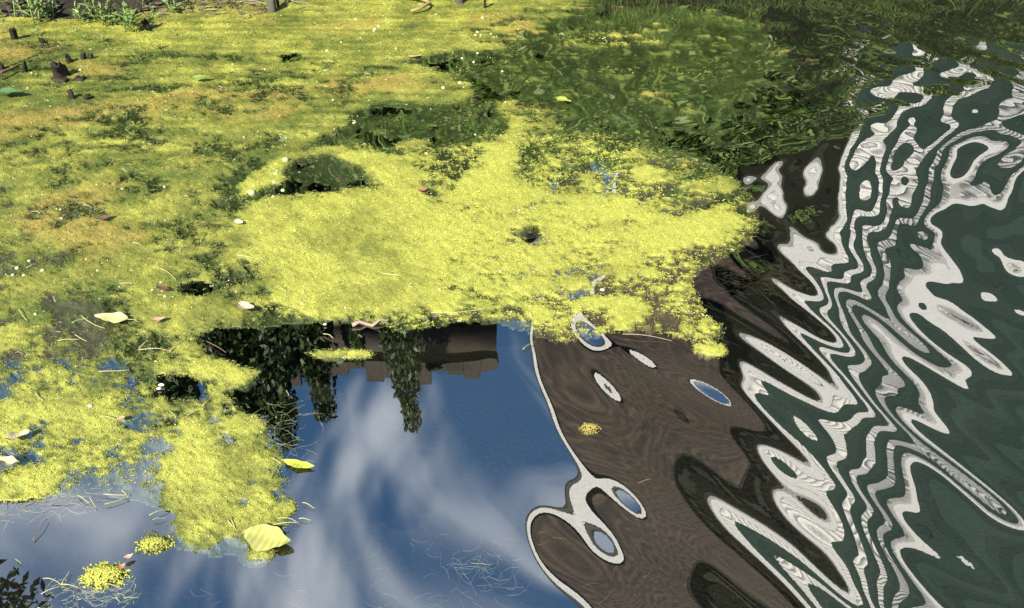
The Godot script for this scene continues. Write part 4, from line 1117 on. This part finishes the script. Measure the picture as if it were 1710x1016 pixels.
	straw(Vector2(-1.316, -2.069), Vector2(-1.330, -2.096), m_straw, 0.0012, "thin short straw scattered over the yellow and olive algae", "straw", "straw", "short straws scattered over the algae")
	straw(Vector2(-1.214, -1.640), Vector2(-1.226, -1.640), m_straw, 0.0010, "thin short straw scattered over the yellow and olive algae", "straw", "straw", "short straws scattered over the algae")
	straw(Vector2(-1.171, -2.528), Vector2(-1.172, -2.498), m_straw, 0.0013, "thin short straw scattered over the yellow and olive algae", "straw", "straw", "short straws scattered over the algae")
	straw(Vector2(-0.982, -1.649), Vector2(-0.971, -1.638), m_straw, 0.0010, "thin short straw scattered over the yellow and olive algae", "straw", "straw", "short straws scattered over the algae")
	straw(Vector2(-1.303, -1.832), Vector2(-1.325, -1.834), m_bark, 0.0011, "thin short straw scattered over the yellow and olive algae", "straw", "straw", "short straws scattered over the algae")
	straw(Vector2(-1.251, -3.644), Vector2(-1.274, -3.671), m_straw, 0.0017, "thin short straw scattered over the yellow and olive algae", "straw", "straw", "short straws scattered over the algae")
	straw(Vector2(-0.971, -1.661), Vector2(-0.962, -1.649), m_straw, 0.0010, "thin short straw scattered over the yellow and olive algae", "straw", "straw", "short straws scattered over the algae")
	straw(Vector2(-0.905, -2.124), Vector2(-0.899, -2.134), m_straw, 0.0012, "thin short straw scattered over the yellow and olive algae", "straw", "straw", "short straws scattered over the algae")
	straw(Vector2(-1.454, -2.630), Vector2(-1.417, -2.610), m_straw, 0.0014, "thin short straw scattered over the yellow and olive algae", "straw", "straw", "short straws scattered over the algae")
	straw(Vector2(-1.048, -2.133), Vector2(-1.052, -2.153), m_bark, 0.0012, "thin short straw scattered over the yellow and olive algae", "straw", "straw", "short straws scattered over the algae")
	straw(Vector2(-1.041, -2.512), Vector2(-1.030, -2.526), m_straw, 0.0013, "thin short straw scattered over the yellow and olive algae", "straw", "straw", "short straws scattered over the algae")
	straw(Vector2(-2.426, -4.153), Vector2(-2.377, -4.091), m_straw, 0.0019, "thin short straw scattered over the yellow and olive algae", "straw", "straw", "short straws scattered over the algae")
	straw(Vector2(-0.571, -1.684), Vector2(-0.560, -1.663), m_straw, 0.0010, "thin short straw scattered over the yellow and olive algae", "straw", "straw", "short straws scattered over the algae")
	straw(Vector2(-0.658, -3.804), Vector2(-0.627, -3.792), m_straw, 0.0018, "thin short straw scattered over the yellow and olive algae", "straw", "straw", "short straws scattered over the algae")
	straw(Vector2(-1.416, -2.607), Vector2(-1.410, -2.568), m_bark, 0.0013, "thin short straw scattered over the yellow and olive algae", "straw", "straw", "short straws scattered over the algae")
	straw(Vector2(-1.399, -4.181), Vector2(-1.415, -4.161), m_straw, 0.0019, "thin short straw scattered over the yellow and olive algae", "straw", "straw", "short straws scattered over the algae")
	straw(Vector2(-1.582, -3.532), Vector2(-1.565, -3.501), m_straw, 0.0017, "thin short straw scattered over the yellow and olive algae", "straw", "straw", "short straws scattered over the algae")
	straw(Vector2(-1.575, -2.571), Vector2(-1.613, -2.587), m_straw, 0.0013, "thin short straw scattered over the yellow and olive algae", "straw", "straw", "short straws scattered over the algae")
	straw(Vector2(-0.574, -1.582), Vector2(-0.577, -1.590), m_straw, 0.0010, "thin short straw scattered over the yellow and olive algae", "straw", "straw", "short straws scattered over the algae")
	straw(Vector2(-1.477, -2.244), Vector2(-1.461, -2.263), m_straw, 0.0012, "thin short straw scattered over the yellow and olive algae", "straw", "straw", "short straws scattered over the algae")
	straw(Vector2(-1.134, -1.819), Vector2(-1.135, -1.805), m_straw, 0.0011, "thin short straw scattered over the yellow and olive algae", "straw", "straw", "short straws scattered over the algae")
	stub(Vector2(-1.263, -4.686), 0.064, 0.041, 1, "grey cut stump at the far edge of the algae")
	stub(Vector2(-1.246, -4.755), 0.086, 0.013, 2, "thin dark stake behind the grey cut stump")
	stub(Vector2(-0.285, -4.827), 0.051, 0.039, 1, "dark squat stump amid the farthest algae")
	stub(Vector2(-0.143, -4.735), 0.061, 0.013, 2, "thin dark stake on the farthest rusty algae")
	stub(Vector2(-1.823, -4.405), 0.050, 0.033, 0, "pointed brown stub beside the bright seedling cluster")
	stub(Vector2(-2.430, -4.266), 0.059, 0.029, 0, "brown stub near the yellow reed stem")
	stub(Vector2(-2.271, -4.216), 0.029, 0.026, 0, "low dark stub in shaded algae behind the large lump")
	stub(Vector2(-2.035, -3.948), 0.043, 0.025, 0, "dark split stub above the large lump")
	stub(Vector2(-1.986, -3.986), 0.034, 0.022, 0, "small dark stub, first of a close pair")
	stub(Vector2(-1.953, -3.993), 0.028, 0.022, 0, "small dark stub, second of a close pair")
	stub(Vector2(-2.005, -3.789), 0.060, 0.059, 0, "large dark rotten lump with pale foot")
	stub(Vector2(-2.190, -3.838), 0.042, 0.024, 0, "dark stub with yellow shoot beside it")
	stub(Vector2(-1.856, -3.536), 0.037, 0.025, 0, "black pointed stub by the bluish leaf")
	stub(Vector2(-1.790, -3.536), 0.020, 0.035, 0, "low black hump beside the pointed stub")
	stub(Vector2(-2.308, -3.860), 0.030, 0.032, 0, "dark foot of the yellow reed stem")
	stub(Vector2(-1.909, -3.747), 0.015, 0.053, 0, "flat brown root piece by the large lump")
	tag(put("reed_stem", tube([Vector3(0, -0.05, 0), Vector3(0.004, 0.081, 0), Vector3(-0.003, 0.168, 0)], 0.0071, 0.0054, 8), m_reed, null, Vector3(-2.317, 0, -3.874)), "upright yellow reed stem at the edge of the far algae", "reed")
	seedling(Vector2(-2.592, -4.589), 0.164, "largest leafy water plant on the mud, in shade")
	seedling(Vector2(-2.403, -4.495), 0.189, "broad leaved water plant with tall pale leaves")
	seedling(Vector2(-2.342, -4.300), 0.073, "low seedling before the tall pale leaved plant")
	seedling(Vector2(-2.352, -4.647), 0.136, "water plant with two long raised leaves on the mud")
	seedling(Vector2(-2.227, -4.514), 0.076, "small pale seedling between two leafy plants")
	seedling(Vector2(-2.091, -4.495), 0.142, "upright bright water plant beside black mud")
	seedling(Vector2(-1.925, -4.387), 0.158, "bright seedling cluster next to the pointed brown stub")
	seedling(Vector2(-1.865, -4.352), 0.083, "small shoots touching the bright seedling cluster")
	seedling(Vector2(-2.180, -4.352), 0.041, "tiny pale seedling on dark rippled mud")
	seedling(Vector2(-2.066, -4.233), 0.059, "small forked seedling on shaded algae")
	seedling(Vector2(-1.992, -4.216), 0.067, "thin seedling with bare stem")
	seedling(Vector2(-1.721, -3.963), 0.077, "pale seedling alone on bright yellow algae")
	seedling(Vector2(-1.688, -4.118), 0.071, "thin sprout with a single upright stalk on olive algae")
	seedling(Vector2(-2.520, -4.352), 0.055, "pale shoot near the brown stub")
	seedling(Vector2(-1.378, -4.551), 0.076, "lone sprout on yellow algae near the grey stump")
	seedling(Vector2(-2.345, -4.335), 0.046, "pale sprig at the foot of low seedlings")
	seedling(Vector2(-2.641, -4.765), 0.129, "leafy plant at the back of the mud")
	seedling(Vector2(-2.242, -4.647), 0.097, "thin water plant at the back of black mud")
	seedling(Vector2(-1.942, -4.686), 0.059, "yellowish sprig on the far mud edge")
	seedling(Vector2(-2.192, -3.831), 0.050, "yellow sprig beside the dark stub")
	seedling(Vector2(-1.665, -4.300), 0.046, "tiny sprout on open yellow algae")
	seedling(Vector2(-2.689, -4.745), 0.089, "tuft of pale shoots behind the black mud")
	seedling(Vector2(-2.516, -4.580), 0.120, "leafy shoot between two dark stubs")
	seedling(Vector2(-2.474, -4.705), 0.088, "long leaved plant at the far mud rim")
	seedling(Vector2(-2.373, -4.542), 0.119, "small plant with drooping leaves on mud")
	seedling(Vector2(-2.328, -4.666), 0.088, "plant with narrow leaves beside the long leaved one")
	seedling(Vector2(-2.168, -4.505), 0.119, "low bright rosette on wet mud")
	seedling(Vector2(-2.184, -4.627), 0.087, "sparse shoot in front of the low rosette")
	seedling(Vector2(-2.029, -4.468), 0.118, "pair of thin shoots near the shaded large plant")
	seedling(Vector2(-1.977, -4.589), 0.087, "young plant with upright leaves on dark litter")
	seedling(Vector2(-1.990, -4.715), 0.123, "slim shoot beside the mud's edge")
	seedling(Vector2(-1.838, -4.551), 0.086, "short leafy sprig amid dead stems")
	seedling(Vector2(-1.781, -4.676), 0.122, "pale plant by itself behind the pointed stub")
	bubble(Vector2(-0.837, -2.961), 0.0124, "largest green gas bubble above the dark oval pool")
	bubble(Vector2(-0.850, -2.857), 0.0080, "pale bubble beside the dark oval pool")
	bubble(Vector2(-0.843, -2.794), 0.0066, "small bubble below the pale pair by the oval pool")
	bubble(Vector2(-0.802, -2.742), 0.0078, "white glinting bubble at the oval pool's foot")
	bubble(Vector2(-0.907, -2.724), 0.0129, "big green bubble on the yellow arm of algae")
	bubble(Vector2(-0.824, -2.690), 0.0064, "tiny bubble at the bright mat's top")
	bubble(Vector2(-1.491, -2.291), 0.0057, "white bubble on olive algae, farthest of a cluster")
	bubble(Vector2(-1.510, -2.251), 0.0068, "clear bubble in a white cluster on olive algae")
	bubble(Vector2(-1.501, -2.206), 0.0056, "white bubble, nearest of the olive cluster")
	bubble(Vector2(-1.470, -2.209), 0.0056, "white bubble next to the nearest of the olive cluster")
	bubble(Vector2(-1.422, -2.231), 0.0068, "white bubble apart from the olive cluster")
	bubble(Vector2(-0.298, -3.652), 0.0096, "bubble on the lime patch")
	bubble(Vector2(-0.228, -3.706), 0.0098, "bubble at the lime patch's tip")
	bubble(Vector2(-0.321, -3.020), 0.0070, "bubble on the small lime islet")
	bubble(Vector2(-0.941, -1.804), 0.0039, "bubble in broken algae below the straw")
	bubble(Vector2(-0.102, -4.017), 0.0037, "tiny shiny gas bubble caught in the floating algae", "tiny gas bubbles in the algae")
	bubble(Vector2(-0.001, -2.027), 0.0022, "tiny shiny gas bubble caught in the floating algae", "tiny gas bubbles in the algae")
	bubble(Vector2(-0.177, -3.964), 0.0066, "tiny shiny gas bubble caught in the floating algae", "tiny gas bubbles in the algae")
	bubble(Vector2(-2.152, -3.819), 0.0060, "tiny shiny gas bubble caught in the floating algae", "tiny gas bubbles in the algae")
	bubble(Vector2(-0.824, -4.035), 0.0034, "tiny shiny gas bubble caught in the floating algae", "tiny gas bubbles in the algae")
	bubble(Vector2(-0.233, -4.009), 0.0073, "tiny shiny gas bubble caught in the floating algae", "tiny gas bubbles in the algae")
	bubble(Vector2(-0.173, -2.753), 0.0033, "tiny shiny gas bubble caught in the floating algae", "tiny gas bubbles in the algae")
	bubble(Vector2(-0.634, -3.300), 0.0062, "tiny shiny gas bubble caught in the floating algae", "tiny gas bubbles in the algae")
	bubble(Vector2(-0.828, -4.219), 0.0060, "tiny shiny gas bubble caught in the floating algae", "tiny gas bubbles in the algae")
	bubble(Vector2(-0.551, -4.120), 0.0061, "tiny shiny gas bubble caught in the floating algae", "tiny gas bubbles in the algae")
	bubble(Vector2(-1.528, -2.216), 0.0024, "tiny shiny gas bubble caught in the floating algae", "tiny gas bubbles in the algae")
	bubble(Vector2(-0.876, -3.161), 0.0041, "tiny shiny gas bubble caught in the floating algae", "tiny gas bubbles in the algae")
	bubble(Vector2(-1.415, -2.898), 0.0030, "tiny shiny gas bubble caught in the floating algae", "tiny gas bubbles in the algae")
	bubble(Vector2(-1.524, -2.606), 0.0043, "tiny shiny gas bubble caught in the floating algae", "tiny gas bubbles in the algae")
	bubble(Vector2(-0.847, -2.184), 0.0024, "tiny shiny gas bubble caught in the floating algae", "tiny gas bubbles in the algae")
	bubble(Vector2(-0.180, -4.321), 0.0078, "tiny shiny gas bubble caught in the floating algae", "tiny gas bubbles in the algae")
	bubble(Vector2(-0.743, -4.278), 0.0053, "tiny shiny gas bubble caught in the floating algae", "tiny gas bubbles in the algae")
	bubble(Vector2(-0.662, -2.112), 0.0021, "tiny shiny gas bubble caught in the floating algae", "tiny gas bubbles in the algae")
	bubble(Vector2(-1.224, -2.766), 0.0052, "tiny shiny gas bubble caught in the floating algae", "tiny gas bubbles in the algae")
	bubble(Vector2(-0.172, -4.361), 0.0077, "tiny shiny gas bubble caught in the floating algae", "tiny gas bubbles in the algae")
	bubble(Vector2(0.025, -2.594), 0.0046, "tiny shiny gas bubble caught in the floating algae", "tiny gas bubbles in the algae")
	bubble(Vector2(-1.010, -2.099), 0.0050, "tiny shiny gas bubble caught in the floating algae", "tiny gas bubbles in the algae")
	bubble(Vector2(-1.044, -2.168), 0.0041, "tiny shiny gas bubble caught in the floating algae", "tiny gas bubbles in the algae")
	bubble(Vector2(-1.275, -3.916), 0.0051, "tiny shiny gas bubble caught in the floating algae", "tiny gas bubbles in the algae")
	bubble(Vector2(-0.722, -4.097), 0.0043, "tiny shiny gas bubble caught in the floating algae", "tiny gas bubbles in the algae")
	bubble(Vector2(-0.143, -3.186), 0.0043, "tiny shiny gas bubble caught in the floating algae", "tiny gas bubbles in the algae")
	bubble(Vector2(-0.875, -4.096), 0.0082, "tiny shiny gas bubble caught in the floating algae", "tiny gas bubbles in the algae")
	bubble(Vector2(-0.653, -4.574), 0.0038, "tiny shiny gas bubble caught in the floating algae", "tiny gas bubbles in the algae")
	bubble(Vector2(-0.035, -2.228), 0.0048, "tiny shiny gas bubble caught in the floating algae", "tiny gas bubbles in the algae")
	bubble(Vector2(-0.043, -3.851), 0.0056, "tiny shiny gas bubble caught in the floating algae", "tiny gas bubbles in the algae")
	bubble(Vector2(-0.603, -2.062), 0.0051, "tiny shiny gas bubble caught in the floating algae", "tiny gas bubbles in the algae")
	bubble(Vector2(-1.495, -2.545), 0.0051, "tiny shiny gas bubble caught in the floating algae", "tiny gas bubbles in the algae")
	bubble(Vector2(-0.104, -4.331), 0.0068, "tiny shiny gas bubble caught in the floating algae", "tiny gas bubbles in the algae")
	bubble(Vector2(-0.689, -4.380), 0.0070, "tiny shiny gas bubble caught in the floating algae", "tiny gas bubbles in the algae")
	bubble(Vector2(0.038, -2.120), 0.0034, "tiny shiny gas bubble caught in the floating algae", "tiny gas bubbles in the algae")
	bubble(Vector2(-0.336, -3.438), 0.0030, "tiny shiny gas bubble caught in the floating algae", "tiny gas bubbles in the algae")
	bubble(Vector2(-1.465, -2.776), 0.0049, "tiny shiny gas bubble caught in the floating algae", "tiny gas bubbles in the algae")
	bubble(Vector2(-0.915, -2.043), 0.0025, "tiny shiny gas bubble caught in the floating algae", "tiny gas bubbles in the algae")
	bubble(Vector2(-1.348, -2.010), 0.0048, "tiny shiny gas bubble caught in the floating algae", "tiny gas bubbles in the algae")
	bubble(Vector2(-0.674, -4.445), 0.0087, "tiny shiny gas bubble caught in the floating algae", "tiny gas bubbles in the algae")
	bubble(Vector2(-0.685, -4.397), 0.0087, "tiny shiny gas bubble caught in the floating algae", "tiny gas bubbles in the algae")
	bubble(Vector2(-1.315, -2.294), 0.0040, "tiny shiny gas bubble caught in the floating algae", "tiny gas bubbles in the algae")
	bubble(Vector2(-0.027, -3.503), 0.0037, "tiny shiny gas bubble caught in the floating algae", "tiny gas bubbles in the algae")
	bubble(Vector2(-0.804, -4.549), 0.0092, "tiny shiny gas bubble caught in the floating algae", "tiny gas bubbles in the algae")
	bubble(Vector2(-1.058, -2.133), 0.0044, "tiny shiny gas bubble caught in the floating algae", "tiny gas bubbles in the algae")
	bubble(Vector2(-0.476, -2.040), 0.0043, "tiny shiny gas bubble caught in the floating algae", "tiny gas bubbles in the algae")
	bubble(Vector2(-0.704, -2.465), 0.0043, "tiny shiny gas bubble caught in the floating algae", "tiny gas bubbles in the algae")
	bubble(Vector2(-1.118, -3.866), 0.0056, "tiny shiny gas bubble caught in the floating algae", "tiny gas bubbles in the algae")
	bubble(Vector2(-2.133, -3.817), 0.0045, "tiny shiny gas bubble caught in the floating algae", "tiny gas bubbles in the algae")
	bubble(Vector2(-0.998, -2.487), 0.0035, "tiny shiny gas bubble caught in the floating algae", "tiny gas bubbles in the algae")
	bubble(Vector2(-0.153, -4.576), 0.0091, "tiny shiny gas bubble caught in the floating algae", "tiny gas bubbles in the algae")
	bubble(Vector2(-1.949, -3.857), 0.0073, "tiny shiny gas bubble caught in the floating algae", "tiny gas bubbles in the algae")
	bubble(Vector2(-1.365, -2.747), 0.0052, "tiny shiny gas bubble caught in the floating algae", "tiny gas bubbles in the algae")
	bubble(Vector2(-1.258, -2.235), 0.0045, "tiny shiny gas bubble caught in the floating algae", "tiny gas bubbles in the algae")
	bubble(Vector2(-0.163, -4.083), 0.0064, "tiny shiny gas bubble caught in the floating algae", "tiny gas bubbles in the algae")
	bubble(Vector2(-1.538, -2.609), 0.0035, "tiny shiny gas bubble caught in the floating algae", "tiny gas bubbles in the algae")
	bubble(Vector2(-0.502, -2.123), 0.0022, "tiny shiny gas bubble caught in the floating algae", "tiny gas bubbles in the algae")
	bubble(Vector2(-0.754, -3.524), 0.0060, "tiny shiny gas bubble caught in the floating algae", "tiny gas bubbles in the algae")
	bubble(Vector2(-1.027, -2.125), 0.0032, "tiny shiny gas bubble caught in the floating algae", "tiny gas bubbles in the algae")
	bubble(Vector2(-0.213, -2.131), 0.0049, "tiny shiny gas bubble caught in the floating algae", "tiny gas bubbles in the algae")
	clump(Vector2(-0.825, -1.127), 0.041, 0.027, "lone yellow algae clump adrift on dark blue water", Color(0.36, 0.37, 0.06))
	clump(Vector2(-0.749, -1.206), 0.033, 0.019, "yellow algae clump just below the near mat's tip", Color(0.3, 0.31, 0.05))
	clump(Vector2(0.188, -1.553), 0.023, 0.015, "golden algae tuft on the mirrored brown wall", Color(0.26, 0.21, 0.05))
	tag(put("petal", blob(0.0070, 0.0021, 0.0049, 0.3, "white petal at the edge of brown water", 10, 6), mat(Color(0.75, 0.75, 0.62), 0.6), null, Vector3(0.266, water_y(0.266, -2.134) + 0.006, -2.134)), "white petal at the edge of brown water", "petal")
	tag(put("petal", blob(0.0050, 0.0015, 0.0035, 0.3, "white petal above the mirrored shed", 10, 6), mat(Color(0.75, 0.75, 0.62), 0.6), null, Vector3(-0.520, water_y(-0.520, -1.960) + 0.006, -1.960)), "white petal above the mirrored shed", "petal")
	tag(put("petal", blob(0.0076, 0.0023, 0.0053, 0.3, "pale green flower bud in the blue pool, larger", 10, 6), mat(Color(0.75, 0.75, 0.62), 0.6), null, Vector3(-0.894, water_y(-0.894, -1.706) + 0.006, -1.706)), "pale green flower bud in the blue pool, larger", "petal")
	tag(put("petal", blob(0.0061, 0.0018, 0.0043, 0.3, "pale green flower bud in the blue pool, smaller", 10, 6), mat(Color(0.75, 0.75, 0.62), 0.6), null, Vector3(-0.896, water_y(-0.896, -1.692) + 0.006, -1.692)), "pale green flower bud in the blue pool, smaller", "petal")
	tag(put("petal", blob(0.0074, 0.0022, 0.0052, 0.3, "cream fleck on the near mat", 10, 6), mat(Color(0.75, 0.75, 0.62), 0.6), null, Vector3(-1.047, water_y(-1.047, -1.627) + 0.006, -1.627)), "cream fleck on the near mat", "petal")
	tangle("sunken_hay", "tangle of pale straw sunk in the blue water", Vector2(-0.068, -1.160), 0.09, 0.07, 0.06, 45, 0.02, 0.07, 0.0005, [Color(0.24, 0.22, 0.12), Color(0.2, 0.19, 0.11), Color(0.14, 0.16, 0.08)], 0.02)
	tangle("sunken_grass", "thin grass stems scattered under the blue water", Vector2(-0.188, -1.131), 0.5, 0.22, 0.12, 90, 0.02, 0.05, 0.0005, [Color(0.1, 0.13, 0.06), Color(0.14, 0.15, 0.08)])
	tangle("floating_litter", "loose litter of fine stems beside the near algae", Vector2(-0.572, -1.495), 0.12, 0.16, 0.004, 150, 0.01, 0.05, 0.0007, [Color(0.24, 0.22, 0.12), Color(0.2, 0.19, 0.11), Color(0.14, 0.16, 0.08)])
	tangle("dead_stems", "dull stem litter below the broken algae", Vector2(-1.080, -1.364), 0.2, 0.1, 0.006, 260, 0.012, 0.06, 0.0008, [Color(0.14, 0.13, 0.07), Color(0.22, 0.2, 0.1)])
	tangle("clump_litter", "fine stem litter trailing from the lone clump", Vector2(-0.839, -1.088), 0.1, 0.05, 0.004, 130, 0.008, 0.035, 0.0007, [Color(0.3, 0.3, 0.1), Color(0.4, 0.38, 0.2)])
	tangle("sunken_weed", "gold brown weed under the dark water beyond the frayed algae", Vector2(0.801, -2.278), 0.17, 0.08, 0.09, 200, 0.02, 0.06, 0.0008, [Color(0.05, 0.04, 0.014), Color(0.035, 0.028, 0.01)])
	tangle("mud_litter", "dead stems and litter on the black mud", Vector2(-2.208, -4.806), 1.3, 0.3, 0.02, 1700, 0.03, 0.16, 0.003, [Color(0.1, 0.08, 0.05), Color(0.22, 0.19, 0.13), Color(0.05, 0.04, 0.03)], 0.08)
